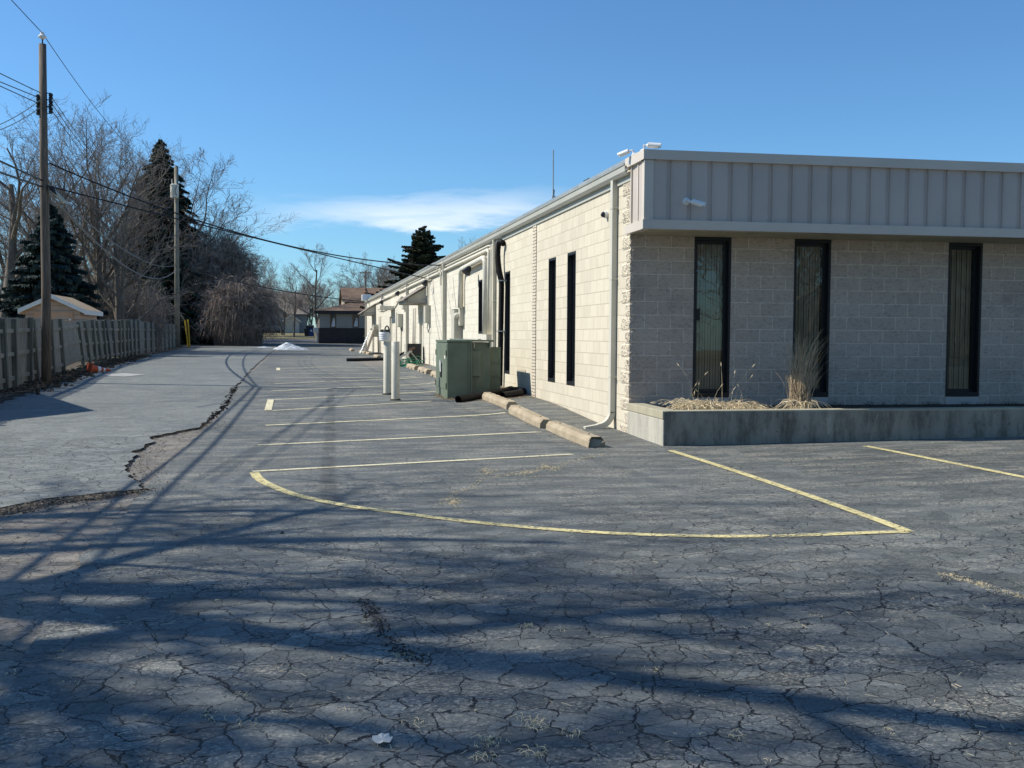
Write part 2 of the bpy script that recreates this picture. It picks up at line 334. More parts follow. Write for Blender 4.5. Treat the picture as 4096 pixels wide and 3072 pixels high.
def wood(name, c, v_=0.35, grain=(6, 6, 0.5)):
    s = NT(name); v = s.obj()
    a = s.noise(s.mapv(v, grain), 3.0, 6, 0.65); b = s.noise(v, 0.9, 4)
    col = s.mix(s.mr(a, 0.3, 0.72), tuple(k * (1 - v_) for k in c), tuple(k * (1 + v_) for k in c))
    col = s.mix(s.mr(b, 0.4, 0.7, 0, 0.45), col, tuple(k * 0.6 for k in c))
    return s.out(col, 0.9, s.bump(a, 0.4, 0.01))
M['fence'] = wood('weathered_fence_wood', (0.27, 0.255, 0.21), 0.5, (9, 9, 0.5))
M['fencepost'] = wood('weathered_post_wood', (0.15, 0.15, 0.12), 0.4)
M['pole'] = wood('utility_pole_wood', (0.16, 0.125, 0.095), 0.45, (14, 14, 0.35))
M['pole2'] = wood('grey_pole_wood', (0.25, 0.225, 0.175), 0.25, (10, 10, 0.3))
M['bark'] = wood('grey_brown_bark', (0.155, 0.13, 0.105), 0.35, (5, 5, 1))
M['twig'] = plain('winter_twigs', (0.235, 0.195, 0.165), 0.9, 0.25, 1.2)
M['twigred'] = plain('reddish_winter_twigs', (0.21, 0.15, 0.125), 0.9, 0.3, 1.2)
M['twigfar'] = plain('far_winter_twigs', (0.24, 0.21, 0.185), 0.9, 0.2, 1.0)
M['vine'] = plain('tangled_dry_vines', (0.28, 0.225, 0.185), 0.9, 0.5, 1.5)
M['needle'] = plain('dark_spruce_needles', (0.026, 0.040, 0.024), 0.85, 0.5, 2.0)
M['needleb'] = plain('bluish_spruce_needles', (0.030, 0.050, 0.045), 0.85, 0.45, 2.0)
M['needleo'] = plain('olive_spruce_needles', (0.040, 0.046, 0.022), 0.85, 0.5, 2.0)
M['straw'] = plain('dry_straw', (0.68, 0.56, 0.36), 0.8, 0.3, 20)
M['straw2'] = plain('dry_brown_stalks', (0.46, 0.36, 0.24), 0.85, 0.35, 12)
M['cable'] = plain('black_cable_sheath', (0.012, 0.013, 0.015), 0.5, 0.1, 5)
M['cablegrey'] = plain('grey_guy_cable', (0.16, 0.16, 0.155), 0.6, 0.1, 5)
M['snow'] = plain('dirty_snow', (0.50, 0.54, 0.58), 0.7, 0.35, 3.5, bump=0.8, bscale=9)
M['orange'] = plain('orange_cone_plastic', (0.55, 0.09, 0.03), 0.5, 0.1, 6)
M['yellowtube'] = plain('yellow_guard_plastic', (0.60, 0.36, 0.03), 0.5, 0.1, 6)
M['hose'] = plain('green_hose_rubber', (0.012, 0.16, 0.075), 0.35, 0.35, 6, spec=0.5)
M['blue'] = plain('blue_bin_plastic', (0.02, 0.065, 0.22), 0.5, 0.1, 4)
M['greybin'] = plain('dark_bin_plastic', (0.02, 0.024, 0.03), 0.6, 0.1, 4)
M['rust'] = plain('rusty_metal', (0.20, 0.11, 0.07), 0.8, 0.4, 9)
M['doorpeach'] = plain('peach_door_paint', (0.56, 0.33, 0.20), 0.6, 0.08, 4)
M['stone'] = plain('grey_stone', (0.10, 0.10, 0.10), 0.9, 0.3, 30)
M['leafpale'] = plain('pale_dry_leaf', (0.66, 0.62, 0.54), 0.8, 0.1, 20)
M['soil'] = plain('planter_soil', (0.050, 0.042, 0.030), 0.95, 0.4, 12, bump=0.8)
M['moss'] = plain('dark_moss', (0.030, 0.033, 0.020), 0.95, 0.4, 12, bump=0.8)
def curtain():
    s = NT('taupe_vertical_blinds'); v = s.obj(); x = s.n('ShaderNodeSeparateXYZ', {0: v}).outputs[0]
    fr = s.math('FRACT', s.math('DIVIDE', x, 0.089))
    col = s.mix(s.mr(fr, 0.0, 0.2), (0.24, 0.21, 0.165), (0.60, 0.54, 0.43))
    return s.out(col, 0.85, s.bump(fr, 0.5, 0.02))
M['blinds'] = curtain()
def glassmat():
    s = NT('window_glass'); t = s.t
    gl = s.n('ShaderNodeBsdfGlossy', {'Color': (0.85, 0.9, 0.9, 1), 'Roughness': 0.01}); tr = s.n('ShaderNodeBsdfTransparent', {'Color': (0.70, 0.69, 0.64, 1)})
    fr = s.n('ShaderNodeFresnel', {'IOR': 1.5}); f = s.math('MINIMUM', s.math('MULTIPLY', fr.outputs[0], 1.7), 1.0)
    wv = s.bump(s.noise(s.obj(), 1.3, 2), 0.05, 0.02); t.links.new(wv, gl.inputs['Normal'])
    mx = s.n('ShaderNodeMixShader', {0: f, 1: tr.outputs[0], 2: gl.outputs[0]})
    t.links.new(mx.outputs[0], t.nodes['Material Output'].inputs[0]); return s.m
M['glass'] = glassmat()
M['darkglass'] = plain('dark_glass', (0.01, 0.011, 0.013), 0.06, 0.05, 1, spec=0.7)
# ------------------------------------------------------------------ mesh helpers
class MB:
    def __init__(s): s.v = []; s.f = []
    def add(s, V, Fc):
        o = len(s.v); s.v += [tuple(map(float, p)) for p in V]; s.f += [tuple(i + o for i in q) for q in Fc]; return s
    def box(s, a, b):
        (x0, y0, z0), (x1, y1, z1) = a, b
        return s.add([(x0, y0, z0), (x1, y0, z0), (x1, y1, z0), (x0, y1, z0), (x0, y0, z1), (x1, y0, z1), (x1, y1, z1), (x0, y1, z1)],
                     [(0, 3, 2, 1), (4, 5, 6, 7), (0, 1, 5, 4), (1, 2, 6, 5), (2, 3, 7, 6), (3, 0, 4, 7)])
    def hexa(s, P): return s.add(P, [(0, 3, 2, 1), (4, 5, 6, 7), (0, 1, 5, 4), (1, 2, 6, 5), (2, 3, 7, 6), (3, 0, 4, 7)])
    def bar(s, p, q, wd, hd, up=(0, 0, 1)):
        p, q = Vector(p), Vector(q); d = (q - p).normalized(); u = Vector(up)
        r = d.cross(u).normalized(); u = r.cross(d).normalized(); r *= wd / 2; u *= hd / 2
        return s.hexa([p - r - u, p + r - u, q + r - u, q - r - u, p - r + u, p + r + u, q + r + u, q - r + u])
    def tube(s, pts, rs, n=8, caps=True):
        pts = [Vector(p) for p in pts]
        if not isinstance(rs, (list, tuple)): rs = [rs] * len(pts)
        V = []; Fc = []; ref = Vector((0.13, 0.31, 0.94)).normalized()
        for i, p in enumerate(pts):
            d = (pts[min(i + 1, len(pts) - 1)] - pts[max(i - 1, 0)])
            d = d.normalized() if d.length > 1e-9 else Vector((0, 0, 1))
            if abs(d.dot(ref)) > 0.97: ref2 = Vector((1, 0.2, 0)).normalized()
            else: ref2 = ref
            a = d.cross(ref2).normalized(); b = d.cross(a).normalized()
            for k in range(n):
                t = 2 * math.pi * k / n; V.append(p + (a * math.cos(t) + b * math.sin(t)) * rs[i])
        for i in range(len(pts) - 1):
            for k in range(n):
                Fc.append((i * n + k, i * n + (k + 1) % n, (i + 1) * n + (k + 1) % n, (i + 1) * n + k))
        if caps: Fc.append(tuple(range(n))[::-1]); Fc.append(tuple((len(pts) - 1) * n + k for k in range(n)))
        return s.add(V, Fc)
    def prism(s, poly, z0, z1):
        n = len(poly)
        V = [(x, y, z0) for x, y in poly] + [(x, y, z1) for x, y in poly]
        return s.add(V, [tuple(range(n))[::-1], tuple(range(n, 2 * n))] + [(i, (i + 1) % n, n + (i + 1) % n, n + i) for i in range(n)])
    def lathe(s, prof, c, n=20):
        V = []; Fc = []
        for r, z in prof:
            for k in range(n):
                t = 2 * math.pi * k / n; V.append((c[0] + r * math.cos(t), c[1] + r * math.sin(t), c[2] + z))
        for i in range(len(prof) - 1):
            for k in range(n): Fc.append((i * n + k, i * n + (k + 1) % n, (i + 1) * n + (k + 1) % n, (i + 1) * n + k))
        return s.add(V, Fc)
def mesh(name, mb, mat, smooth=False):
    me = bpy.data.meshes.new(name); me.from_pydata(mb.v, [], mb.f); me.materials.append(mat)
    if smooth: me.polygons.foreach_set('use_smooth', [True] * len(me.polygons))
    me.update(); return me
def tagp(o, label=None, cat=None, group=None, kind=None):
    for k, v in (('label', label), ('category', cat), ('group', group), ('kind', kind)):
        if v: o[k] = v
    return o
def obj(name, me, parent=None, world=True, label=None):
    o = bpy.data.objects.new(name, me); COL.objects.link(o)
    if parent is not None:
        o.parent = parent
        if world: o.location = -ORG(parent)
    if label: o['label'] = label
    return o
def ORG(o):
    v = Vector((0, 0, 0))
    while o is not None: v += o.location; o = o.parent
    return v
def part(parent, name, mb, mat, smooth=False, world=True, label=None, bevel=0):
    o = obj(name, mesh(name, mb, mat, smooth), parent, world, label)
    if bevel:
        m = o.modifiers.new('b', 'BEVEL'); m.width = bevel; m.segments = 2; m.limit_method = 'ANGLE'
    return o
def empty(name, loc, label, cat, group=None, rz=0, kind=None):
    o = bpy.data.objects.new(name, None); COL.objects.link(o); o.location = loc; o.rotation_euler.z = rz
    return tagp(o, label, cat, group, kind)
def solo(name, mb, mat, label, cat, group=None, kind=None, smooth=False):
    return tagp(obj(name, mesh(name, mb, mat, smooth)), label, cat, group, kind)
def copy_tree(root):
    r = root.copy(); COL.objects.link(r)
    def rec(a, b):
        for ch in a.children:
            c = ch.copy(); COL.objects.link(c); c.parent = b; rec(ch, c)
    rec(root, r); return r
rng = random.Random(7)
# ------------------------------------------------------------------ ground sheets
def sheet(name, poly, off, mat, step=0.6, soft=0.0):
    poly = [(float(a), float(b)) for a, b in poly]
    fine = []
    for i, (a, b) in enumerate(poly):
        c, d = poly[(i + 1) % len(poly)]; L = math.hypot(c - a, d - b); k = max(1, int(L / step))
        for j in range(k): fine.append((a + (c - a) * j / k, b + (d - b) * j / k))
    xs = [p[0] for p in fine]; ys = [p[1] for p in fine]
    ins = []
    y = min(ys) + step * 0.5
    while y < max(ys):
        st = step * (1 if y < 40 else 3)
        x = min(xs) + st * 0.37
        cr_ = []
        for i in range(len(fine)):
            (ax, ay), (bx, by) = fine[i], fine[(i + 1) % len(fine)]
            if (ay > y) != (by > y): cr_.append(ax + (y - ay) * (bx - ax) / (by - ay))
        cr_.sort()
        for a, b in zip(cr_[::2], cr_[1::2]):
            x = a + st * 0.5
            while x < b - st * 0.3: ins.append((x, y)); x += st
        y += st
    pts = [Vector(p) for p in fine + ins]
    n = len(fine)
    r = delaunay_2d_cdt(pts, [], [list(range(n))], 1, 1e-5)
    V = [(p.x, p.y, g(p.x, p.y) + off) for p in r[0]]
    mb = MB(); mb.v = V; mb.f = [tuple(f) for f in r[2]]
    me = mesh(name, mb, mat)
    import bmesh
    bm = bmesh.new(); bm.from_mesh(me); bmesh.ops.recalc_face_normals(bm, faces=bm.faces)
    if sum(f.normal.z for f in bm.faces) < 0: bmesh.ops.reverse_faces(bm, faces=bm.faces)
    bm.to_mesh(me); bm.free()
    o = obj(name, me); o['kind'] = 'structure'
    return o
def jag(pts, amp, seg, seed=1):
    r = random.Random(seed); out = []
    for (a, b), (c, d) in zip(pts, pts[1:]):
        L = math.hypot(c - a, d - b); k = max(1, int(L / seg)); nx, ny = -(d - b) / L, (c - a) / L
        for j in range(k):
            e = r.uniform(-amp, amp) if j else 0
            out.append((a + (c - a) * j / k + nx * e, b + (d - b) * j / k + ny * e))
    out.append(pts[-1]); return out
gp = lambda p: tuple(G(*p)[:2])
mb = MB()
GX_ = [-400, -200, -120, -80, -60, -45] + [x * 1.5 for x in range(-20, 24)] + [40, 60, 90, 150, 250, 400]
GYs = [-60, -30, -10] + [y * 1.5 for y in range(0, 80)] + [125, 135, 150, 170, 200, 260, 400, 800]
for y in GYs:
    for x in GX_: mb.v.append((x, y, g(x, y) - 0.01))
nx = len(GX_)
for j in range(len(GYs) - 1):
    for i in range(nx - 1): mb.f.append((j * nx + i, j * nx + i + 1, (j + 1) * nx + i + 1, (j + 1) * nx + i))
obj('ground', mesh('ground', mb, M['ground'], True))['kind'] = 'structure'
FX = [(-30, -5.2), (10, -6), (25, -6.5), (34.4, -7.2), (41, -7.75), (56, -8.35), (84, -9.3), (92, -9.6)]
fenceX = lambda y: float(np.interp(y, [a for a, b in FX], [b for a, b in FX]))
# old tan asphalt under everything that is paved
old = [(-6.0, -20), (30, -20), (30, 16), (4.9, 16), (4.9, 78.5), (9, 79), (9, 86), (-9.0, 86), (-8.7, 80), (-7.7, 56), (-7.2, 41), (-6.6, 34), (-5.9, 25), (-5.6, 10)]
sheet('old_asphalt', old, 0.006, M['old'], 0.7)
seam = [(-1.75, 86), (-1.7, 60), (-1.65, 40), gp((960, 1534)), gp((940, 1550)), gp((895, 1630)), gp((835, 1684)), gp((796, 1719))]
lp = seam + [gp(q) for q in ((706, 1734), (597, 1759), (620, 1772), (577, 1794), (532, 1814), (545, 1832), (510, 1858), (497, 1893), (527, 1928), (552, 1958), (572, 1970), (522, 1975), (423, 1983), (348, 1993), (199, 2007), (99, 2027), (0, 2047), (-300, 2090))]
lp = jag(lp, 0.05, 0.16, 3)
lp += [(-5.4, 7.5), (-5.5, 10), (-5.9, 25), (-6.55, 34), (-7.1, 41), (-7.7, 56), (-8.6, 80), (-8.8, 86)]
sheet('grey_asphalt_overlay', lp, 0.035, M['light'], 0.6)
sp_ = [gp(q) for q in ((816, 1721), (746, 1789), (661, 1873), (587, 1948), (527, 2022), (447, 2112), (355, 2187), (245, 2380), (150, 2560), (65, 2743))]
sealp = [(-1.55, 86), (-1.52, 60), (-1.5, 40), (-1.5, gp((960, 1534))[1]), (gp((835, 1684))[0] + .12, gp((835, 1684))[1])] + jag(sp_, 0.03, 0.2, 5) + [(-1.4, 2.5), (-1.9, -20), (30, -20), (30, 12.6), (4.86, 13.3), (4.84, 16), (4.84, 78), (4.9, 86)]
sheet('sealed_asphalt_lot', sealp, 0.018, M['seal'], 0.6)
sheet('leaf_litter_verge', jag([(-8.9, 86), (-8.1, 62), (-7.55, 50), (-7.0, 41), (-6.4, 34.5), (-5.9, 27), (-5.75, 22), (-5.6, 10)], 0.18, 0.5, 9) + [(-6.6, 10), (-7.2, 25), (-8.6, 41), (-9.2, 56), (-10.4, 84)], 0.05, M['verge'], 0.6)
# far road, verges and drive behind the lot
sheet('far_road', [(-40, 92), (-40, 88), (60, 88), (60, 92)], 0.02, M['far'], 2)
sheet('far_driveway', [(-12, 93), (-12, 112), (60, 112), (60, 93)], 0.02, M['far'], 2)
mb = MB(); mb.box((-14, 86.6, 0.35), (0.3, 86.9, 0.62)).box((2.2, 86.6, 0.35), (7.2, 86.9, 0.62))
solo('kerb', mb, M['concrete'], None, None, kind='structure')
# crumbled edge of the overlay
def crumbs(name, path, n, spread, size, mat, seed):
    r = random.Random(seed); mb = MB(); L = [0]
    for a, b in zip(path, path[1:]): L.append(L[-1] + math.hypot(b[0] - a[0], b[1] - a[1]))
    for _ in range(n):
        t = r.uniform(0, L[-1]); i = max(k for k in range(len(L)) if L[k] <= t + 1e-9); i = min(i, len(path) - 2)
        u = (t - L[i]) / max(1e-6, L[i + 1] - L[i]); a, b = path[i], path[i + 1]
        sp2 = spread if not callable(spread) else spread(t / L[-1])
        x = a[0] + (b[0] - a[0]) * u + r.gauss(0, sp2); y = a[1] + (b[1] - a[1]) * u + r.gauss(0, sp2)
        s_ = size * r.uniform(0.4, 1.6); z = g(x, y) + 0.02
        an = r.uniform(0, 6.28); q = []
        for k in range(4):
            rr = s_ * r.uniform(0.6, 1.2); q.append((x + rr * math.cos(an + k * 1.57), y + rr * math.sin(an + k * 1.57), z))
        h = s_ * r.uniform(0.5, 1.1)
        q += [(p[0] * 0.6 + x * 0.4, p[1] * 0.6 + y * 0.4, z + h) for p in q]
        mb.hexa(q)
    o = obj(name, mesh(name, mb, mat)); o['kind'] = 'stuff'; return o
ed = [gp(q) for q in ((835, 1684), (796, 1719), (706, 1734), (597, 1759), (577, 1794), (532, 1814), (510, 1858), (497, 1893), (527, 1928), (560, 1968), (423, 1986), (348, 1998), (199, 2015), (99, 2037), (0, 2060))]
crumbs('asphalt_rubble', ed, 1100, 0.028, 0.010, M['verge'], 4)
crumbs('asphalt_rubble', ed[9:], 2600, 0.07, 0.009, M['gravel'], 5)
crumbs('asphalt_rubble', ed[9:], 300, 0.05, 0.010, M['soil'], 55)
crumbs('asphalt_rubble', [(a + .05, b - .12) for a, b in ed], 1400, 0.16, 0.006, M['gravel'], 56)
crumbs('asphalt_rubble', [gp((940, 1550)), gp((895, 1630)), gp((835, 1684))], 350, 0.04, 0.02, M['dark'], 6)
crumbs('leaf_litter', [(-6.05, 24), (-6.3, 29), (-6.7, 34), (-7.2, 41), (-7.9, 55)], 2600, 0.28, 0.05, M['verge'], 8)
# ------------------------------------------------------------------ paint on the lot
def strip(mb, pts, wd, off, uv=None):
    pts = [Vector((p[0], p[1])) for p in pts]; q = []
    for a, b in zip(pts, pts[1:]):
        k = max(1, int((b - a).length / 0.3)); q += [a + (b - a) * j / k for j in range(k)]
    q.append(pts[-1]); base = len(mb.v)
    for i, p in enumerate(q):
        d = (q[min(i + 1, len(q) - 1)] - q[max(i - 1, 0)]).normalized(); nrm = Vector((-d.y, d.x)) * wd / 2
        for s_ in (-1, 1):
            e = p + nrm * s_; mb.v.append((e.x, e.y, g(e.x, e.y) + off))
            if uv is not None: uv.append(((s_ + 1) / 2, i * 0.3))
    for i in range(len(q) - 1): a = base + 2 * i; mb.f.append((a, a + 1, a + 3, a + 2))
def smoothpath(pts, k=6):
    P = [pts[0]] + list(pts) + [pts[-1]]; out = []
    for i in range(1, len(P) - 2):
        p0, p1, p2, p3 = [np.array(P[i + j], float) for j in (-1, 0, 1, 2)]
        for j in range(k):
            t = j / k; out.append(tuple(0.5 * ((2 * p1) + (-p0 + p2) * t + (2 * p0 - 5 * p1 + 4 * p2 - p3) * t * t + (-p0 + 3 * p1 - 3 * p2 + p3) * t ** 3)))
    out.append(tuple(pts[-1])); return out
mb = MB()
arc = [gp(D(q)) for q in ((549, 1025), (562, 1041), (600, 1060), (650, 1077), (750, 1098), (850, 1112), (1000, 1131), (1150, 1146), (1300, 1157), (1450, 1163), (1600, 1165), (1750, 1162), (1900, 1156), (1960, 1155))]
strip(mb, smoothpath(arc, 3), 0.10, 0.024)
strip(mb, [gp(D((1962, 1155))), gp(D((1900, 1131))), gp(D((1750, 1077))), gp(D((1600, 1026))), gp(D((1448, 977)))], 0.10, 0.026)
strip(mb, [gp(D((1870, 967))), gp(D((2260, 1045)))], 0.10, 0.024)
solo('yellow_stall_outline', mb, M['yellow'], None, None, kind='structure')
mb = MB()
ends = [(1009, 1894), (1031, 1787), (1061, 1707), (1087, 1647), (1097, 1603), (1090, 1567), (1097, 1538), (1101, 1515), (1109, 1497.5), (1110, 1484.6), (1110, 1475), (1120, 1463), (1125, 1455), (1123, 1447), (1128, 1440), (1131, 1435), (1135, 1428), (1135, 1420)]
rights = [D((1236, 985)), D((1168, 936)), D((1093, 894)), P3(765, 1220), P3(838, 1085), P3(836, 963), P3(640, 886)]
for i, e in enumerate(ends):
    p = gp(e)
    if i < len(rights): strip(mb, [p, gp(rights[i])], 0.10, 0.024)
    else: strip(mb, [p, (3.4, p[1] + 0.42 + rng.uniform(-.05, .05))], 0.095, 0.024)
p = gp((1110, 1478)); strip(mb, [p, (1.6, p[1] + 2.6)], 0.085, 0.026); strip(mb, [(p[0] + 1.2, p[1] + 2.4), (3.4, p[1] + 0.8)], 0.085, 0.028)
a, b = gp((1072, 1647)), gp((1083, 1603)); strip(mb, [a, b], 0.13, 0.028)
a, b = gp((1113, 1484)), gp((1113, 1474)); strip(mb, [a, b], 0.13, 0.028)
solo('yellow_stall_lines', mb, M['yellow2'], None, None, kind='structure')
def stain(name, lists, wd, mat, off):
    mb = MB(); uv = []
    for L in lists: strip(mb, smoothpath([gp(q) for q in L], 5), wd, off, uv)
    me = mesh(name, mb, mat); ul = me.uv_layers.new(name='UVMap')
    for lp_ in me.loops: ul.data[lp_.index].uv = uv[lp_.vertex_index]
    obj(name, me)['kind'] = 'structure'
stain('faded_path', [[(1318, 1560), (1322, 1620), (1320, 1700), (1318, 1760), (1310, 1880), (1316, 2010)]], 0.22, M['stain'], 0.030)
# tar strips, patches
stain('worn_patch', [[(1425, 2400), (1475, 2440), (1530, 2530), (1580, 2600), (1640, 2650)]], 0.13, M['stain'], 0.030)
crumbs('crack_dirt', [gp(q) for q in ((1430, 2410), (1480, 2450), (1530, 2530), (1580, 2600), (1640, 2650), (1700, 2665))], 260, 0.03, 0.005, M['verge'], 15)
# ------------------------------------------------------------------ the block building
XW = 4.86; YC = 14.88; FD = Vector((0.9992, -0.0399, 0)); FN = Vector((-0.0399, -0.9992, 0)) # front wall direction and outward normal
YEND = 77.7; ZT = 4.02; LEN = 27
def FP(u, out=0.0, z=0.0): p = Vector((XW, YC, 0)) + FD * u + FN * out; return (p.x, p.y, z)
def Fu(x, y):                                            # photo pixel on the front wall -> (u, z)
    r = ray(x, y); A = np.array([[r[0], -FD.x], [r[1], -FD.y]]); t, u = np.linalg.solve(A, np.array([XW, YC])); return float(u), float(EYE[2] + r[2] * t)
B = empty('block_building', (XW, YC, 0), 'long single storey cream concrete block building with grey metal fascia over its shaded front', 'building')
def wall_with_holes(a, b, z0, z1, holes, P, thick, mat, name):
    """wall from u=a..b as boxes around the holes; P(u,out,z) -> point"""
    mb = MB(); cuts = sorted(set([a, b] + [h[0] for h in holes] + [h[1] for h in holes]))
    for c0, c1 in zip(cuts, cuts[1:]):
        hs = [h for h in holes if h[0] <= c0 + 1e-6 and h[1] >= c1 - 1e-6]
        segs = [(z0, z1)]
        for h in hs: segs = [(z0, h[2]), (h[3], z1)]
        for s0, s1 in segs:
            mb.hexa([P(c0, 0, s0), P(c1, 0, s0), P(c1, -thick, s0), P(c0, -thick, s0), P(c0, 0, s1), P(c1, 0, s1), P(c1, -thick, s1), P(c0, -thick, s1)])
    return part(B, name, mb, mat)
SP = lambda u, out, z: (XW - out, u, z)                  # side wall: u = Y
WZ0, WZ1 = 0.62, 3.05
sideA = [(18.03, 18.62), (19.50, 20.09)]
wall_with_holes(YC + 0.25, 21.18, -0.4, ZT, [(a, b, WZ0, WZ1) for a, b in sideA], SP, 0.2, M['blockA'], 'side_wall')
mb = MB(); mb.box((XW - 0.015, 21.18, -0.3), (XW + 0.2, 21.49, ZT)); part(B, 'brick_quoin', mb, M['brickstrip'])
wall_with_holes(21.49, 26.3, -0.3, ZT, [(23.93, 24.52, WZ0, WZ1)], SP, 0.2, M['blockB'], 'side_wall')
doorsC = [(41.3, 42.6, 0.3, 2.55), (55.5, 57.0, 0.3, 2.6), (69.0, 70.6, 0.3, 2.6)]
wall_with_holes(26.3, YEND, -0.3, ZT, [(27.71, 28.32, 1.58, WZ1)] + doorsC, SP, 0.2, M['blockC'], 'side_wall')
mb = MB(); mb.box((XW, YEND - 0.2, -0.3), (24, YEND + 0.0, ZT)); part(B, 'rear_wall', mb, M['blockC'])
# corner pier with alternating broken-faced blocks
mb = MB(); mb.box((XW, YC + 0.002, -0.4), (XW + 0.025, YC + 0.25, ZT)); part(B, 'corner_pier', mb, M['blockA'])
mbn = MB()
mb = MB(); rr = random.Random(3)
k = 0; z = 1.612 - 0.2032 * 9
while z < ZT - 0.15:
    ln = 0.40 if k % 2 else 0.20
    nu, nz = int(ln / 0.0125), 16
    base = len(mb.v)
    for j in range(nz + 1):
        for i in range(nu + 1):
            e = min(i, nu - i, j, nz - j)
            d = 0.005 + (0.020 * min(1, e / 2) * rr.uniform(0.1, 1.0) if e else 0.0)
            mb.v.append((XW - d, YC + 0.0 + ln * i / nu, z + 0.004 + 0.195 * j / nz))
    for j in range(nz):
        for i in range(nu): q = base + j * (nu + 1) + i; mb.f.append((q, q + nu + 1, q + nu + 2, q + 1))
    base = len(mbn.v); nf = 8                                # the same block's broken face on the front
    for j in range(nz + 1):
        for i in range(nf + 1):
            e = min(j, nz - j); d = 0.012 + 0.022 * min(1, e / 2) * rr.uniform(0.1, 1.0) * (1 - i / nf)
            x = XW - 0.004 - (0.022 * rr.uniform(0.2, 1) if (i == 0 and e) else 0) + 0.016 * i
            mbn.v.append((x, YC - d + (0.0 if i < nf else 0.03), z + 0.004 + 0.195 * j / nz))
    for j in range(nz):
        for i in range(nf): q = base + j * (nf + 1) + i; mbn.f.append((q, q + 1, q + nf + 2, q + nf + 1))
    z += 0.2032; k += 1
part(B, 'broken_faced_corner_block', mb, M['rockface']); part(B, 'front_corner_block', mbn, M['blockF'])
# front wall
fw = []
for (xl, xr) in ((2778.4, 2926), (3179, 3325.5), (3796.5, 3932.3)):
    fw.append((Fu(xl, 951)[0], Fu(xr, 953)[0]))
fw.append((fw[2][0] + 3.0, fw[2][1] + 3.0)); fw.append((fw[2][0] + 6.5, fw[2][1] + 6.5))
FW0, FW1 = 0.60, 3.03
wall_with_holes(0.026, LEN, -0.4, 3.35, [(a, b, FW0, FW1) for a, b in fw], lambda u, o, z: FP(u, o, z), 0.2, M['blockF'], 'front_wall')
def window(P, a, b, z0, z1, fr=0.045, rec=0.09, kick=0.12, blinds=True, name='window'):
    mb = MB()
    def bx(u0, u1, w0, w1, o0, o1):
        mb.hexa([P(u0, o0, w0), P(u1, o0, w0), P(u1, o1, w0), P(u0, o1, w0), P(u0, o0, w1), P(u1, o0, w1), P(u1, o1, w1), P(u0, o1, w1)])
    bx(a, a + 0.035, z0, z1, 0.004, -0.15); bx(b - 0.035, b, z0, z1, 0.004, -0.15)      # lined reveal
    bx(a + 0.035, b - 0.035, z1 - 0.05, z1, 0.004, -0.15); bx(a + 0.035, b - 0.035, z0, z0 + kick * 0.6, 0.004, -0.15)
    bx(a + 0.035, a + 0.035 + fr, z0 + kick * 0.6, z1 - 0.05, -rec, -0.15); bx(b - 0.035 - fr, b - 0.035, z0 + kick * 0.6, z1 - 0.05, -rec, -0.15)
    bx(a + 0.035 + fr, b - 0.035 - fr, z0 + kick * 0.6, z0 + kick, -rec, -0.15); bx(a + 0.035 + fr, b - 0.035 - fr, z1 - 0.10, z1 - 0.05, -rec, -0.15)
    fo = part(B, name, mb, M['black'])
    mb = MB(); mb.add([P(a + 0.06, -rec - 0.02, z0 + 0.05), P(b - 0.06, -rec - 0.02, z0 + 0.05), P(b - 0.06, -rec - 0.02, z1 - 0.06), P(a + 0.06, -rec - 0.02, z1 - 0.06)], [(0, 1, 2, 3)])
    o = obj('pane', mesh('pane', mb, M['glass'])); o.parent = fo
    if blinds:
        mb = MB(); n = max(3, int((b - a) / 0.089)); u = a + 0.07
        while u < b - 0.13:
            mb.add([P(u, -rec - 0.07, z0 + 0.06), P(u + 0.084, -rec - 0.085, z0 + 0.06), P(u + 0.084, -rec - 0.085, z1 - 0.07), P(u, -rec - 0.07, z1 - 0.07)], [(0, 1, 2, 3)]); u += 0.088
        o = obj('blinds', mesh('blinds', mb, M['blinds'])); o.parent = fo
        mb = MB(); mb.add([P(a, -0.195, z0), P(b, -0.195, z0), P(b, -0.195, z1), P(a, -0.195, z1)], [(0, 1, 2, 3)]); o = obj('backing', mesh('backing', mb, M['dark'])); o.parent = fo
    else:
        mb = MB(); mb.add([P(a, -0.195, z0), P(b, -0.195, z0), P(b, -0.195, z1), P(a, -0.195, z1)], [(0, 1, 2, 3)]); o = obj('backing', mesh('backing', mb, M['dark'])); o.parent = fo
    return fo
FPf = lambda u, o, z: FP(u, o, z)
for a, b in fw:
    window(FPf, a, b, FW0, FW1)
    mb = MB(); q = [FPf(a + .01, 0.012, 0.3), FPf(b - .01, 0.012, 0.3), FPf(b - .01, -0.1, 0.3), FPf(a + .01, -0.1, 0.3), FPf(a + .01, 0.012, FW0 - .004), FPf(b - .01, 0.012, FW0 - .004), FPf(b - .01, -0.1, FW0 - .004), FPf(a + .01, -0.1, FW0 - .004)]
    mb.hexa(q); part(B, 'window_sill', mb, M['panel'])
for a, b in sideA + [(23.93, 24.52)]: window(SP, a, b, WZ0, WZ1, blinds=False)
window(SP, 27.71, 28.32, 1.58, WZ1, blinds=False)
mb = MB(); mb.box((XW - 0.20, 25.95, 1.38), (XW + 0.0, 26.75, 1.56)).box((XW - 0.06, 26.76, 1.44), (XW + 0.0, 28.4, 1.575)); part(B, 'window_sill', mb, M['whitemetal'])
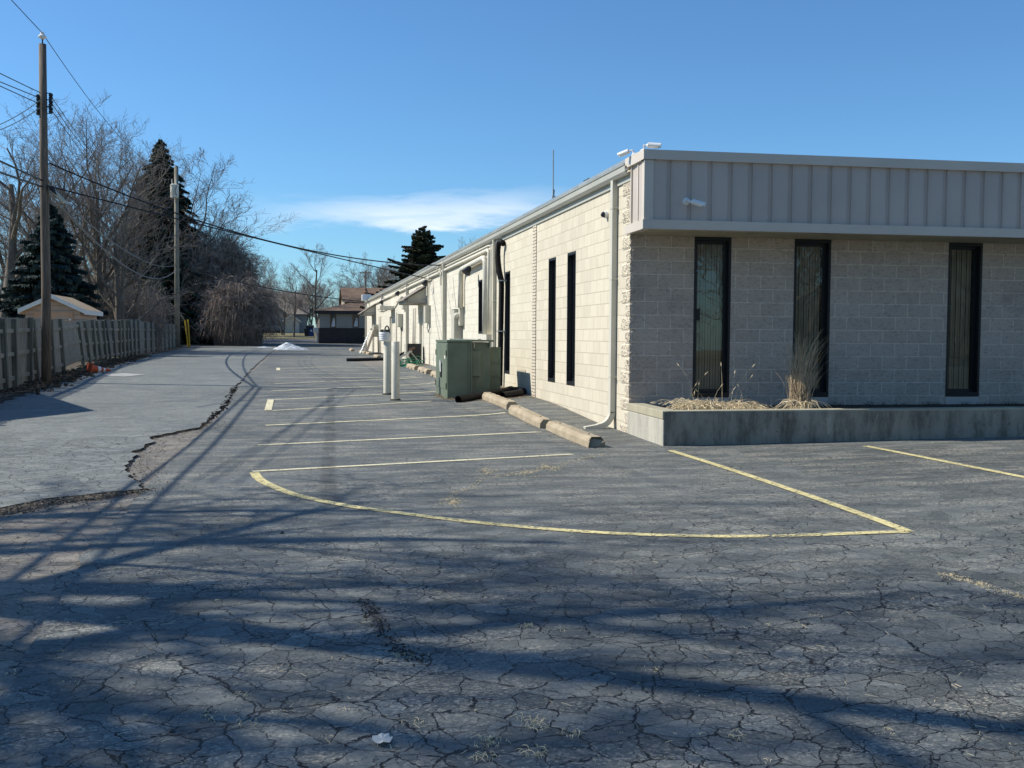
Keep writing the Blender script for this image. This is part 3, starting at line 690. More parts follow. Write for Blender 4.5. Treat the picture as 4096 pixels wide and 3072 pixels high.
for (a, b, z0, z1) in doorsC:
    mb = MB(); mb.box((XW + 0.08, a + 0.05, z0), (XW + 0.12, b - 0.05, z1 - 0.05)).box((XW - 0.02, a, z0), (XW + 0.12, a + 0.05, z1)).box((XW - 0.02, b - 0.05, z0), (XW + 0.12, b, z1)).box((XW - 0.02, a + .05, z1 - 0.05), (XW + 0.12, b - .05, z1))
    dr = part(B, 'door', mb, M['whitemetal'])
    mb = MB(); mb.tube([(XW + 0.03, a + 0.15, z0 + 1.0), (XW + 0.03, a + 0.15, z0 + 1.15)], 0.015); h = obj('handle', mesh('handle', mb, M['black'])); h.parent = dr
# door lock seen on the first front window
u, z = Fu(2791, 1258); mb = MB(); q = [FPf(u - .02, -0.10 + o, zz) for o, zz in ((0, 0), (0, 0), (0, 0), (0, 0))]
mb.hexa([FPf(u - .01, -.04, z - .09), FPf(u + .05, -.04, z - .09), FPf(u + .05, -.095, z - .09), FPf(u - .01, -.095, z - .09), FPf(u - .01, -.04, z + .09), FPf(u + .05, -.04, z + .09), FPf(u + .05, -.095, z + .09), FPf(u - .01, -.095, z + .09)])
part(B, 'window_latch', mb, M['black'])
# roof
mb = MB(); mb.hexa([(XW - 0.03, YC, ZT), FP(LEN, 0, ZT), (32, YEND, ZT), (XW - 0.03, YEND, ZT), (XW - 0.03, YC, ZT + .12), FP(LEN, 0, ZT + .2), (32, YEND, ZT + .2), (XW - 0.03, YEND, ZT + .12)])
part(B, 'roof', mb, M['flash'])
mb = MB(); rr = random.Random(11); y = YC + 0.1
while y < YEND - 1:                                      # drip edge in lengths, a little uneven
    L = rr.uniform(2.6, 3.1); dz = rr.uniform(-.006, .012)
    mb.box((XW - 0.05, y, ZT + 0.105 + dz), (XW + 0.35, min(y + L - 0.02, YEND), ZT + 0.16 + dz)); y += L
part(B, 'roof_edge_flashing', mb, M['flash'])
u = 19.5
mb = MB(); mb.box((XW - 0.04, 17.1, ZT + 0.16), (XW + 0.3, 17.45, ZT + 0.185)); part(B, 'roof_patch', mb, M['dark'])
# gutter, profile swept along the wall
mb = MB(); prof = [(0, 3.93), (-0.085, 3.93), (-0.12, 3.975), (-0.125, 4.06), (-0.14, 4.065), (-0.14, 4.075), (-0.115, 4.075), (-0.11, 3.985), (-0.08, 3.945), (-0.01, 3.945), (-0.01, 4.07), (0, 4.07)]
n = len(prof); V = [(XW + x, YC - 0.03, z) for x, z in prof] + [(XW + x, YEND + 0.1, z) for x, z in prof]
mb.add(V, [tuple(range(n)), tuple(range(2 * n - 1, n - 1, -1))] + [(i, n + i, n + (i + 1) % n, (i + 1) % n) for i in range(n)])
part(B, 'gutter', mb, M['gutter'])
mb = MB(); mb.box((XW - 0.025, YC + 0.0, 3.84), (XW - 0.0, YEND, 3.93)); part(B, 'eave_board', mb, M['gutter'])
# downspouts
def downspout(y, z1, z0, kick, name='downspout', wd=0.10, mat='trim', dp=0.085):
    mb = MB(); x = XW - dp / 2 - 0.008
    pts = [(x, y, z1), (x, y, z0)]
    mb.bar(pts[0], pts[1], wd, dp, up=(1, 0, 0))
    if kick:
        p = Vector((x, y, z0)); a = 0
        for k_ in range(6):
            a2 = a + 13; d = Vector((-math.sin(rad(a2)), 0, -math.cos(rad(a2)))); q = p + d * 0.055
            mb.bar(p - d * 0.012, q + d * 0.012, wd + 0.004 * (k_ % 2), dp, up=(-math.cos(rad(a2)), 0, math.sin(rad(a2)))); p = q; a = a2
        mb.bar(p, p + Vector((-0.22, 0, -0.035)), wd, dp * 0.8, up=(0, 0, 1))
    o = part(B, name, mb, M[mat])
    for zz in (0.875, 2.4, 3.5):
        if z0 < zz < z1:
            mb = MB(); mb.box((XW - dp - 0.014, y - wd / 2 - 0.02, zz), (XW + 0.001, y + wd / 2 + 0.02, zz + 0.03))
            b_ = obj('strap', mesh('strap', mb, M['trim'])); b_.parent = o
    return o
downspout(15.60, 3.95, 0.32, True, wd=0.115)
downspout(25.74, 3.93, 0.3, False, wd=0.12, mat='boxmetal', dp=0.08)
downspout(34.75, 3.93, 0.35, False, wd=0.13, mat='boxmetal', dp=0.12)
downspout(47.05, 3.93, 0.75, False, wd=0.12, mat='boxmetal', dp=0.12)
downspout(61.5, 3.93, 2.9, False, wd=0.12, mat='boxmetal', dp=0.12)
downspout(76.8, 3.93, 0.45, False, wd=0.12, mat='trim', dp=0.12)
mb = MB(); mb.tube([(XW - .06, 47.4, .8), (XW - .2, 47.25, .70), (XW - .75, 47.0, .48), (XW - 1.2, 46.9, .40)], .085, 12)
part(B, 'downspout_extension', mb, M['blackplastic'])
# fascia box over the front
FO = 0.78; FZ0, FZ1 = 3.045, 4.12
def fbox(u0, u1, o0, o1, z0, z1, mb):
    return mb.hexa([FP(u0, o0, z0), FP(u1, o0, z0), FP(u1, o1, z0), FP(u0, o1, z0), FP(u0, o0, z1), FP(u1, o0, z1), FP(u1, o1, z1), FP(u0, o1, z1)])
mb = MB(); fbox(-0.03, LEN, FO - .018, 0.02, FZ0 + 0.02, FZ1, mb)
uu = 0.37; fbox(-0.03, uu - .08, FO, FO - .0182, FZ0 + .02, FZ1, mb)
while uu < LEN - .4: fbox(uu, uu + .3048 - .08, FO, FO - .0182, FZ0 + .02, FZ1, mb); uu += .3048
part(B, 'fascia', mb, M['panel'])
mb = MB(); uu = 0.37
prof = [(-0.018, -0.017), (-0.016, 0.016), (-0.004, 0.016), (-0.002, -0.017)]
while uu < LEN:
    P_ = [FP(uu + a, FO + b, FZ0 + 0.13) for a, b in prof] + [FP(uu + a, FO + b, FZ1 - 0.10) for a, b in prof]; n = len(prof)
    mb.add(P_, [(i, (i + 1) % n, n + (i + 1) % n, n + i) for i in range(n)]); uu += 0.3048
part(B, 'fascia_ribs', mb, M['panel'])
mb = MB()
fbox(-0.045, 0.09, FO + 0.022, FO, FZ0 + 0.13, FZ1 - 0.10, mb)
for yy, ww in ((14.14, 0.09), (14.40, 0.035), (14.72, 0.03)):
    mb.box((XW - 0.062, yy, FZ0 + 0.1), (XW - 0.030, yy + ww, FZ1 - 0.08))
part(B, 'fascia_corner_trim', mb, M['coping'])
mb = MB(); fbox(-0.065, 9.2, FO + 0.05, FO - 0.12, FZ1 - 0.10, FZ1 + 0.035, mb); fbox(9.206, 16, FO + 0.05, FO - 0.12, FZ1 - 0.10, FZ1 + 0.035, mb); fbox(16.006, LEN, FO + 0.05, FO - 0.12, FZ1 - 0.10, FZ1 + 0.035, mb)
mb.hexa([(XW - 0.095, 14.06, FZ1 - 0.10), (XW + 0.10, 14.06, FZ1 - 0.10), (XW + 0.10, 14.93, FZ1 - 0.10), (XW - 0.095, 14.93, FZ1 - 0.10), (XW - 0.095, 14.06, FZ1 + 0.04), (XW + 0.10, 14.06, FZ1 + 0.04), (XW + 0.10, 14.93, FZ1 + 0.04), (XW - 0.095, 14.93, FZ1 + 0.04)])
part(B, 'coping', mb, M['coping'])
mb = MB(); fbox(-0.065, 10.3, FO + 0.045, FO - 0.05, FZ0, FZ0 + 0.13, mb); fbox(10.306, LEN, FO + 0.045, FO - 0.05, FZ0, FZ0 + 0.13, mb)
mb.box((XW - 0.09, 14.06, FZ0 - 0.003), (XW + 0.03, 14.92, FZ0 + 0.127))
part(B, 'fascia_bottom_trim', mb, M['coping'])
mb = MB(); V = []; nU = 90                                # sagging soffit sheet
for i in range(nU + 1):
    u = LEN * i / nU
    for o, dz in ((FO - 0.05, 0.012 * math.sin(u * 1.9) + (0.03 * math.exp(-((u - 1.4) / 0.7) ** 2))), (0.02, 0.0)): V.append(FP(u, o, FZ0 + 0.006 - (0.02 if o < .1 else -dz)))
mb.add(V, [(2 * i, 2 * i + 1, 2 * i + 3, 2 * i + 2) for i in range(nU)]); part(B, 'soffit', mb, M['cap'])
# conduits and pipes on the side wall
def pipe(pts, r, mat='whitemetal', name='conduit', n=8):
    mb = MB(); mb.tube(pts, r, n); return part(B, name, mb, M[mat], smooth=True)
x = XW
def arcpts(p, q, c, k=5):
    p, q, c = Vector(p), Vector(q), Vector(c)
    return [(p * (1 - t) ** 2 + c * 2 * t * (1 - t) + q * t * t) for t in [i / k for i in range(k + 1)]]
pipe([(x - .13, 26.55, 1.55)] + arcpts((x - .13, 26.55, 3.36), (x - .13, 26.95, 3.56), (x - .13, 26.55, 3.56)) + [(x - .13, 30.2, 3.50)] + arcpts((x - .13, 30.4, 3.50), (x - .13, 30.82, 3.15), (x - .13, 30.82, 3.50)) + [(x - .13, 30.82, 2.36)], 0.075, n=12, name='duct_pipe')
pipe([(x - .06, 26.43, 1.55)] + arcpts((x - .06, 26.43, 3.62), (x - .06, 26.7, 3.75), (x - .06, 26.43, 3.75)) + [(x - .06, 45, 3.70), (x - .06, 60, 3.62), (x - .06, 76, 3.55)], 0.048, n=10)
pipe([(x - .035, 26.32, 1.55), (x - .035, 26.32, 2.4), (x - .035, 26.36, 2.55), (x - .035, 26.3, 3.80), (x - .035, 26.6, 3.87), (x - .035, 40, 3.86), (x - .035, 50, 3.86)], 0.018)
pipe([(x - .035, 26.18, 1.55), (x - .035, 26.14, 1.9), (x - .035, 26.22, 2.6), (x - .035, 26.14, 3.70), (x - .035, 26.2, 3.84)], 0.014)
pipe([(x - .03, 30.95, 2.36), (x - .03, 30.95, 3.3), (x - .03, 30.8, 3.5)], 0.016)
pipe([(x - .04, 38.5, 3.6), (x - .04, 39.5, 3.62), (x - .04, 41, 3.50), (x - .04, 43, 3.52), (x - .04, 44.5, 3.42)], 0.02)
wig = [(x - .03, 47.5, 3.1), (x - .03, 48.6, 3.35), (x - .03, 50, 3.42), (x - .03, 51.5, 3.25), (x - .03, 53.5, 2.98), (x - .03, 56, 3.05), (x - .03, 60, 2.98), (x - .03, 64, 3.02)]
pipe(wig, 0.03)
pipe([(x - .05, 39.5, 3.85), (x - .05, 39.4, 3.0), (x - .05, 39.3, 2.65)], 0.022, 'boxmetal')
pipe([(x - .05, 39.35, 2.0), (x - .10, 39.25, 1.85), (x - .09, 39.0, 1.66), (x - .06, 38.75, 1.82), (x - .05, 38.8, 2.0)], 0.018, 'cablegrey')
pipe([(x - .05, 39.0, 1.7), (x - .04, 39.0, 0.4)], 0.014, 'boxmetal')
pipe([(x - .05, 50.1, 1.93), (x - .05, 50.1, 0.4)], 0.035, 'boxmetal')
for yy in (44.0, 44.7, 63.2, 64.3, 52.6): pipe([(x - .05, yy, 0.4), (x - .05, yy, 2.7)], 0.03, 'boxmetal')
pipe([(x - .02, 36.0, 3.4), (x - .02, 35.8, 2.4), (x - .02, 35.2, 1.3)], 0.006, 'cablegrey', 'wall_wire', 5)
pipe([(x - .02, 38.0, 3.4), (x - .02, 37.2, 2.0), (x - .02, 36.2, 1.3), (x - .02, 36.0, 0.6)], 0.006, 'cablegrey', 'wall_wire', 5)
pipe([(x - .02, 33.1, 3.4), (x - .02, 32.8, 2.9), (x - .02, 32.4, 2.4)], 0.006, 'cablegrey', 'wall_wire', 5)
# black corrugated hose on the wall beside the second slim window
mb = MB(); path = [Vector((x - .02, 24.62, 3.74)), Vector((x - .10, 24.55, 3.77))] + arcpts((x - .12, 24.50, 3.77), (x - .15, 24.74, 3.55), (x - .15, 24.72, 3.80), 8) + arcpts((x - .15, 24.75, 3.53), (x - .10, 24.50, 2.85), (x - .14, 24.72, 3.1), 12)[1:] + [(x - .095, 24.50 + 0.016 * i, 2.85 - i * 0.255) for i in range(1, 11)]
dense = []
for a, b in zip(path, path[1:]):
    a, b = Vector(a), Vector(b); k_ = max(1, int((b - a).length / 0.0125)); dense += [a + (b - a) * j / k_ for j in range(k_)]
mb.tube(dense, [0.062 + (0.011 if i % 2 else 0) for i in range(len(dense))], 12); hs = part(B, 'corrugated_hose', mb, M['blackplastic'])
mb = MB()
for zz, yy in ((2.83, 24.5), (1.62, 24.58)):
    mb = MB(); mb.box((x - .18, yy - .1, zz), (x, yy + .1, zz + 0.03)); o = obj('clamp', mesh('clamp', mb, M['flash'])); o.parent = hs
# meter boxes and cabinets
def wbox(name, y0, y1, z0, z1, d, meter=None, mat='boxmetal'):
    mb = MB(); mb.box((x - d, y0, z0), (x, y1, z1)).box((x - d - 0.012, y0 + 0.02, z0 + 0.03), (x - d, y1 - 0.02, z1 - 0.03)).box((x - d - .02, y0 - .015, z1), (x, y1 + .015, z1 + .015))
    o = part(B, name, mb, M[mat], bevel=0.006)
    if meter:
        m2 = MB(); m2.tube([(x - d, meter[0], meter[1]), (x - d - 0.10, meter[0], meter[1])], 0.09, 16); m2.tube([(x - d - .10, meter[0], meter[1]), (x - d - 0.15, meter[0], meter[1])], [0.085, 0.06], 16)
        q = obj('meter', mesh('meter', m2, M['whitemetal'])); q.parent = o
    return o
wbox('electrical_cabinet', 31.16, 31.78, 0.7, 2.32, 0.25)
wbox('meter_box', 30.80, 31.13, 1.83, 2.38, 0.13, (31.0, 2.13))
wbox('meter_box', 39.0, 39.6, 2.0, 2.66, 0.19)
wbox('meter_box', 49.6, 50.4, 1.93, 2.55, 0.22)
wbox('meter_box', 65.2, 66.2, 1.45, 2.2, 0.30, (66.3, 1.95))
wbox('meter_box', 48.3, 49.0, 2.75, 3.05, 0.12)
def floodlight(y, z, s_=1.0):
    mb = MB(); mb.tube([(x, y, z + .12), (x - .12, y, z + .1), (x - .18, y - .03, z + .02)], 0.02, 8); 
    o = part(B, 'floodlight', mb, M['boxmetal'])
    m2 = MB(); c = Vector((x - .24, y - .03, z - .05)); d = Vector((-.5, -.25, -.8)).normalized(); m2.tube([c - d * .02 * s_, c + d * .05 * s_, c + d * .17 * s_], [.05 * s_, .085 * s_, .12 * s_], 12)
    q = obj('lamp_head', mesh('lamp_head', m2, M['black'])); q.parent = o
floodlight(28.5, 3.46, 1.1); floodlight(38.4, 3.6); floodlight(49.4, 3.66); floodlight(59.2, 3.55)
# service masts
for yy, zz in ((35.3, 3.86), (39.2, 3.65)):
    mb = MB(); rr = random.Random(int(yy))
    for k_ in range(9):
        a = Vector((x - .06 - rr.uniform(0, .16), yy + rr.uniform(-.35, .35), zz + rr.uniform(-.12, .1))); b = a + Vector((rr.uniform(-.1, .1), rr.uniform(-.25, .25), rr.uniform(-.2, .1)))
        mb.tube([a, (a + b) / 2 + Vector((-.04, 0, .03)), b], .022, 6)
    mb.tube([(x - .09, yy + .2, zz + .05), (x - .09, yy + .2, zz - .6)], .035, 8)
    part(B, 'service_entrance', mb, M['whitemetal'])
# canopies above the doors
def canopy(y0, y1, zt, zb, dp, name='door_canopy', flat=False):
    mb = MB(); xo = x - dp
    if not flat:
        for yy in (y0, y1):
            mb.add([(x, yy, zb + .16), (xo, yy, zb + .16), (x, yy, zt - .05)], [(0, 1, 2)])
        o = part(B, name, mb, M['boxmetal'])
        m2 = MB(); m2.hexa([(xo - .14, y0 - .12, zb + .10), (x, y0 - .12, zt), (x, y1 + .12, zt), (xo - .14, y1 + .12, zb + .10), (xo - .14, y0 - .12, zb + .14), (x, y0 - .12, zt + .04), (x, y1 + .12, zt + .04), (xo - .14, y1 + .12, zb + .14)])
        q = obj('canopy_roof', mesh('canopy_roof', m2, M['shingle3'])); q.parent = o
        m3 = MB()
        m3.box((xo, y0 - .02, zb), (x, y0 + .03, zb + .165)).box((xo, y1 - .03, zb), (x, y1 + .02, zb + .165)).box((xo - .03, y0 - .02, zb), (xo + .02, y1 + .02, zb + .14)).box((xo + .02, y0 + .03, zb + .02), (x, y1 - .03, zb + .05))
        q = obj('canopy_board', mesh('canopy_board', m3, M['whitewood'])); q.parent = o
    else:
        mb.box((xo, y0, zb), (x, y1, zb + .16)); o = part(B, name, mb, M['whitemetal'])
    return o
M['whitewood'] = wood('peeling_white_board', (0.42, 0.39, 0.34), 0.4, (0.6, 3, 9))
canopy(40.2, 43.3, 3.46, 2.79, .76)
canopy(53.9, 56.3, 0, 2.90, 0.77, flat=True)
canopy(67.6, 71.5, 3.56, 2.87, .79)
# antenna and birdhouse-like lamp at the far gutter
def mast(loc, px_top):
    X_, Y_ = loc; top = atY(px_top[0], px_top[1], Y_)
    e = empty('antenna_mast', (X_, Y_, ZT + .1), 'thin grey antenna mast rising from the roof', 'antenna')
    mb = MB(); mb.tube([(X_, Y_, ZT + .1), (X_ + .08, Y_, top[2] - .95)], 0.02, 6); part(e, 'pole', mb, M['cablegrey'])
    mb = MB(); mb.tube([(X_ + .06, Y_, top[2] - 1.15), (top[0], Y_, top[2])], 0.016, 6); mb.box((X_ + .03, Y_ - .03, top[2] - 1.15), (X_ + .11, Y_ + .03, top[2] - 1.1)); part(e, 'whip', mb, M['flash'])
p = atY(2203, 805, 24.5); mast((float(p[0]), 24.5), (2213, 600))
e = empty('roof_ornament', (4.6, 74.5, 4.0), 'small white box with a brown figure on top at the far end of the gutter', 'ornament')
mb = MB(); mb.box((4.35, 73.9, 3.98), (5.0, 74.6, 4.42)); part(e, 'box', mb, M['white'], bevel=.03)
mb = MB(); mb.lathe([(.0, 0), (.16, .03), (.18, .18), (.10, .30), (.11, .38), (.07, .46), (0, .47)], (4.62, 74.2, 4.42), 10); mb.tube([(4.7, 74.2, 4.5), (5.2, 74.1, 4.5)], .03, 5); part(e, 'figure', mb, M['rust'])
# cameras
def bullet(base, wall_n, aim, label, s_=1.0):
    base, n_, aim = Vector(base), Vector(wall_n).normalized(), Vector(aim).normalized()
    e = empty('security_camera', base, label, 'camera', 'bullet cameras on the building corner')
    mb = MB(); mb.tube([base, base + n_ * .02, base + n_ * .035], [.075 * s_, .075 * s_, .045 * s_], 20); part(e, 'mounting_plate', mb, M['white'], smooth=False)
    j = base + n_ * .09; mb = MB(); mb.tube([base + n_ * .02, j, j + aim * .05], .022 * s_, 10); part(e, 'arm', mb, M['white'])
    a = j + aim * .04; b = a + aim * .25 * s_
    mb = MB(); mb.tube([a, a + aim * .02, b], [.03 * s_, .048 * s_, .050 * s_], 18); part(e, 'housing', mb, M['white'], smooth=False)
    up = Vector((0, 0, 1)); r_ = aim.cross(up).normalized(); u_ = r_.cross(aim).normalized(); mb = MB(); V = []
    for t in (0, 1):
        c = a + aim * (.02 + t * .27 * s_)
        for k_ in range(9):
            an = rad(-20 + 220 * k_ / 8); V.append(c + (r_ * math.cos(an) + u_ * math.sin(an)) * .058 * s_)
    mb.add(V, [(k_, k_ + 1, 10 + k_, 9 + k_) for k_ in range(8)]); so_ = part(e, 'sun_shield', mb, M['white']); so_.modifiers.new('s', 'SOLIDIFY').thickness = .006
    mb = MB(); mb.tube([b, b + aim * .004], .043 * s_, 18); part(e, 'lens', mb, M['darkglass'])
u, z = 0, 0
p = FP(Fu(2742, 806)[0] * 0.95, FO, 0)
def onF(xp, yp, out):                                      # pixel -> fascia plane
    r = ray(xp, yp); o = Vector(FP(0, out)); A = np.array([[r[0], -FD.x], [r[1], -FD.y]]); t, u_ = np.linalg.solve(A, np.array([o.x, o.y])); return EYE + r * t
bullet(onF(2744, 806, FO), FN, (0.80, -0.45, -0.30), 'white bullet camera on round plate fixed to the grey ribbed fascia', 0.72)
c = onF(2588, 600, FO); bullet((c[0] + .0, c[1] + .14, FZ1 + .035), (0, 0, 1), (0.92, -0.42, -0.10), 'white bullet camera standing on top of the fascia corner, aimed along the front', .68)
bullet((XW - .05, 14.62, FZ1 + .04), (-0.3, 0.2, 1), (-0.75, 0.55, -0.30), 'white bullet camera at the fascia corner over the gutter end, aimed at the lot', .62)
q = W(1900 + 1255 / 2.37, 550 + 730 / 2.37)
e = empty('dome_camera', (XW, float(q[1]), float(q[2])), 'small round dome camera on the cream block wall beside the downspout', 'camera')
mb = MB(); mb.tube([(XW, q[1], q[2]), (XW - .05, q[1], q[2])], .06, 16); part(e, 'base', mb, M['white'])
mb = MB(); mb.tube([(XW - .05, q[1], q[2]), (XW - .085, q[1], q[2] - .01), (XW - .105, q[1], q[2] - .015)], [.05, .042, .02], 16); part(e, 'dome', mb, M['darkglass'], smooth=True)
# ------------------------------------------------------------------ planter
PL = empty('concrete_planter', FP(0, 1.75, 0), 'long low stained concrete planter along the shaded front wall', 'planter')
PO = 1.755
def pz(u): return 0.522 + 0.0045 * u
mb = MB()
def seg(u0, u1, o0, o1, z0, za, zb, mb): mb.hexa([FP(u0, o0, z0), FP(u1, o0, z0), FP(u1, o1, z0), FP(u0, o1, z0), FP(u0, o0, za), FP(u1, o0, zb), FP(u1, o1, zb), FP(u0, o1, za)])
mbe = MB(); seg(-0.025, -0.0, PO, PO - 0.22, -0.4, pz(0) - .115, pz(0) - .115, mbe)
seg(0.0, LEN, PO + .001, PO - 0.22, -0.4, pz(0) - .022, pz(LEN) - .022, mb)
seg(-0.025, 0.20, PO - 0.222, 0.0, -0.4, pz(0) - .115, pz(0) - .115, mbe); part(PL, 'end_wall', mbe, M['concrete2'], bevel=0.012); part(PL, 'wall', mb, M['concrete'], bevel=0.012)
mb = MB(); seg(0.0, LEN, PO - .001, PO - 0.225, pz(0) - .02, pz(0), pz(LEN), mb); seg(-0.032, -0.0015, PO - .002, PO - 0.226, pz(0) - .112, pz(0), pz(0), mb); seg(-0.032, 0.205, PO - 0.228, 0.0, pz(0) - .112, pz(0), pz(0), mb); part(PL, 'cap', mb, M['cap'], bevel=0.008)
mb = MB(); seg(0.2, LEN, PO - 0.22, -0.0, 0.2, 0.47, 0.52, mb); part(PL, 'soil', mb, M['soil'])
# ------------------------------------------------------------------ wheel stops
def stop_mesh(L, seed, broken=False, notch=True):
    r = random.Random(seed); mb = MB(); N = 26
    prof = [(-.115, -.03), (-.110, .075), (-.065, .135), (.065, .135), (.110, .075), (.115, -.03)]
    for i in range(N + 1):
        y = L * i / N; 
        for k_, (a, b) in enumerate(prof):
            e = r.uniform(-.004, .004); yy = y
            if broken and i == 0: yy += r.uniform(0, .12) + (0.10 if b > .1 else 0); b -= r.uniform(0, .03) if b > .1 else 0
            zz = b + e
            if notch and k_ in (0, 5) and any(abs(y - c) < .10 for c in (L * .27, L * .73)): zz = .045
            mb.v.append((a + e, yy, zz))
    n = 6
    for i in range(N):
        for k_ in range(n - 1): mb.f.append((i * n + k_, i * n + k_ + 1, (i + 1) * n + k_ + 1, (i + 1) * n + k_))
    mb.f.append(tuple(range(n))[::-1]); mb.f.append(tuple(N * n + k_ for k_ in range(n)))
    return mesh('wheel_stop', mb, M['stop'])
stops = [(3.82, 12.98, 2.55, True, 'tan concrete wheel stop with a broken end, nearest the planter'), (3.80, 15.75, 2.52, False, 'tan concrete wheel stop second from the planter, in the middle of the near row'),
         (3.88, 18.85, 2.52, False, 'tan concrete wheel stop with its far end beside the black drain pipe'), (3.92, 28.3, 2.5, False, 'tan concrete wheel stop half hidden behind the green cabinet'),
         (3.92, 31.65, 2.5, False, 'tan concrete wheel stop in the middle of the row beyond the green cabinet'), (3.92, 35.0, 2.6, False, 'tan concrete wheel stop ending at the green hose heap'),
         (4.05, 43.3, 2.5, False, 'small grey wheel stop just past the two bollards, near the white wall'), (3.85, 51.2, 2.5, False, 'tan concrete wheel stop showing left of the two bollards'),
         (3.95, 59.3, 2.6, False, 'tan wheel stop at the foot of the white rubbish pile'), (3.93, 62.6, 2.6, False, 'second tan wheel stop at the foot of the rubbish pile'), (3.9, 66.0, 2.6, False, 'third tan wheel stop beside the rubbish pile'),
         (3.6, 72.3, 2.4, False, 'farthest tan wheel stop, last in the row'), (3.75, 75.2, 2.4, False, 'tan wheel stop next to last in the far row')]
for i, (sx, sy, L, br, lab) in enumerate(stops):
    o = obj('wheel_stop', stop_mesh(L, i, br, i > 2)); z0 = g(sx, sy) + .02; z1 = g(sx, sy + L) + .02
    o.location = (sx, sy, z0); o.rotation_euler = (math.atan2(z1 - z0, L), 0, rng.uniform(-.012, .012)); tagp(o, lab, 'wheel stop', 'concrete wheel stops along the wall')
    for t in (.18, .82):
        mb = MB(); mb.tube([(0, L * t, .130), (0, L * t, .145)], .014, 8); q = obj('anchor_pin', mesh('anchor_pin', mb, M['rust'])); q.parent = o
# ------------------------------------------------------------------ bollards
def bollard(bx_, by_, zt, label):
    z0 = g(bx_, by_); e = empty('bollard', (bx_, by_, z0), label, 'bollard', 'cream steel bollards in front of the cabinet')
    mb = MB(); r_ = .086; mb.lathe([(r_, -.1), (r_, zt - z0 - .004), (r_ - .004, zt - z0), (0, zt - z0)], (bx_, by_, z0), 32); o = part(e, 'post', mb, M['postpaint']); 
    for p_ in o.data.polygons: p_.use_smooth = len(p_.vertices) == 4 and abs(p_.normal.z) < .5
    mb = MB(); mb.lathe([(r_ + .05, .0), (r_ + .03, .03), (r_ + .002, .05)], (bx_, by_, z0), 20); part(e, 'footing', mb, M['soil'])
bollard(1.985, 21.85, 1.385, 'plain cream steel bollard, the nearer of the pair, nothing on top')
bollard(1.955, 23.58, 1.385, 'cream steel bollard carrying the white ribbed bucket')
e = empty('bucket', (1.90, 23.58, 1.39), 'white ribbed bucket of green fittings on top of a bollard', 'bucket')
mb = MB(); prof = [(.0, 0), (.115, 0)]
for k_ in range(4): prof += [(.118 + .003 * k_, .01 + .045 * k_), (.131 + .003 * k_, .028 + .045 * k_), (.122 + .003 * k_, .05 + .045 * k_)]
prof += [(.128, .20), (.12, .20), (.11, .10), (0, .10)]
mb.lathe(prof, (1.90, 23.58, 1.39), 24); part(e, 'pail', mb, M['white'])
mb = MB(); rr = random.Random(5)
for k_ in range(16):
    a = rr.uniform(0, 6.28); q = Vector((1.90 + .08 * math.cos(a), 23.58 + .08 * math.sin(a), 1.56)); mb.tube([q, q + Vector((rr.uniform(-.03, .03), rr.uniform(-.03, .03), rr.uniform(.04, .09)))], .018, 6)
part(e, 'fittings', mb, M['needleb'])
mb = MB(); mb.tube([(1.90, 23.5, 1.56), (1.895, 23.5, 1.66)] + arcpts((1.895, 23.5, 1.66), (1.985, 23.5, 1.66), (1.94, 23.5, 1.80), 6) + [(2.0, 23.5, 1.55)], .015, 8); part(e, 'hose_loop', mb, M['blackplastic'])
# ------------------------------------------------------------------ pad transformer
T = empty('transformer_cabinet', (3.1, 21.95, g(3.4, 22.2)), 'green steel pad transformer with side cabinet and cooling fins beside the wall', 'transformer')
zb = .06; GM = M['green']
mb = MB(); mb.box((3.10, 21.95, zb), (3.60, 23.80, 1.37)); part(T, 'cabinet', mb, GM, bevel=.008)
mb = MB(); mb.box((3.085, 21.935, 1.373), (3.615, 23.815, 1.425)); part(T, 'cabinet_lid', mb, GM, bevel=.008)
mb = MB(); mb.box((3.088, 21.99, .36), (3.10, 23.76, 1.34)); d_ = part(T, 'cabinet_door', mb, GM, bevel=.004)
mb = MB(); mb.tube([(3.07, 22.85, .98), (3.06, 22.85, .86), (3.075, 22.85, .74)], .022, 8); mb.box((3.065, 22.78, .72), (3.088, 22.92, .93)); q = obj('handle', mesh('handle', mb, M['white'])); q.parent = d_
mb = MB(); mb.box((3.070, 22.74, .60), (3.087, 22.96, .92)); q = obj('lock_recess', mesh('lock_recess', mb, M['dark'])); q.parent = d_; q.location.z = 0
mb = MB(); mb.box((3.084, 22.2, 1.02), (3.087, 22.36, 1.09)); q = obj('number_plate', mesh('number_plate', mb, M['leafpale'])); q.parent = d_
for yy, zz in ((22.02, 1.14), (22.02, .44), (23.74, 1.14), (23.74, .44)):
    mb = MB(); mb.tube([(3.085, yy, zz - .06), (3.085, yy, zz + .06)], .014, 8); part(T, 'hinge', mb, M['black'])
mb = MB(); mb.box((3.55, 21.938, zb), (3.563, 21.95, 1.37)).box((3.603, 21.945, zb), (3.64, 22.0, 1.42)); part(T, 'cover_strip', mb, GM)
mb = MB(); mb.box((3.60, 22.12, zb), (4.06, 23.24, 1.38)); part(T, 'tank', mb, GM, bevel=.008)
mb = MB(); mb.hexa([(3.5, 22.0, 1.392), (4.12, 22.0, 1.392), (4.12, 23.4, 1.392), (3.35, 23.4, 1.425), (3.5, 22.0, 1.43), (4.12, 22.0, 1.43), (4.12, 23.4, 1.43), (3.35, 23.4, 1.455)]); part(T, 'tank_lid', mb, GM, bevel=.006)
mb = MB(); mb.box((3.642, 22.03, .64), (3.83, 22.12, 1.20)); part(T, 'control_box', mb, GM, bevel=.02)
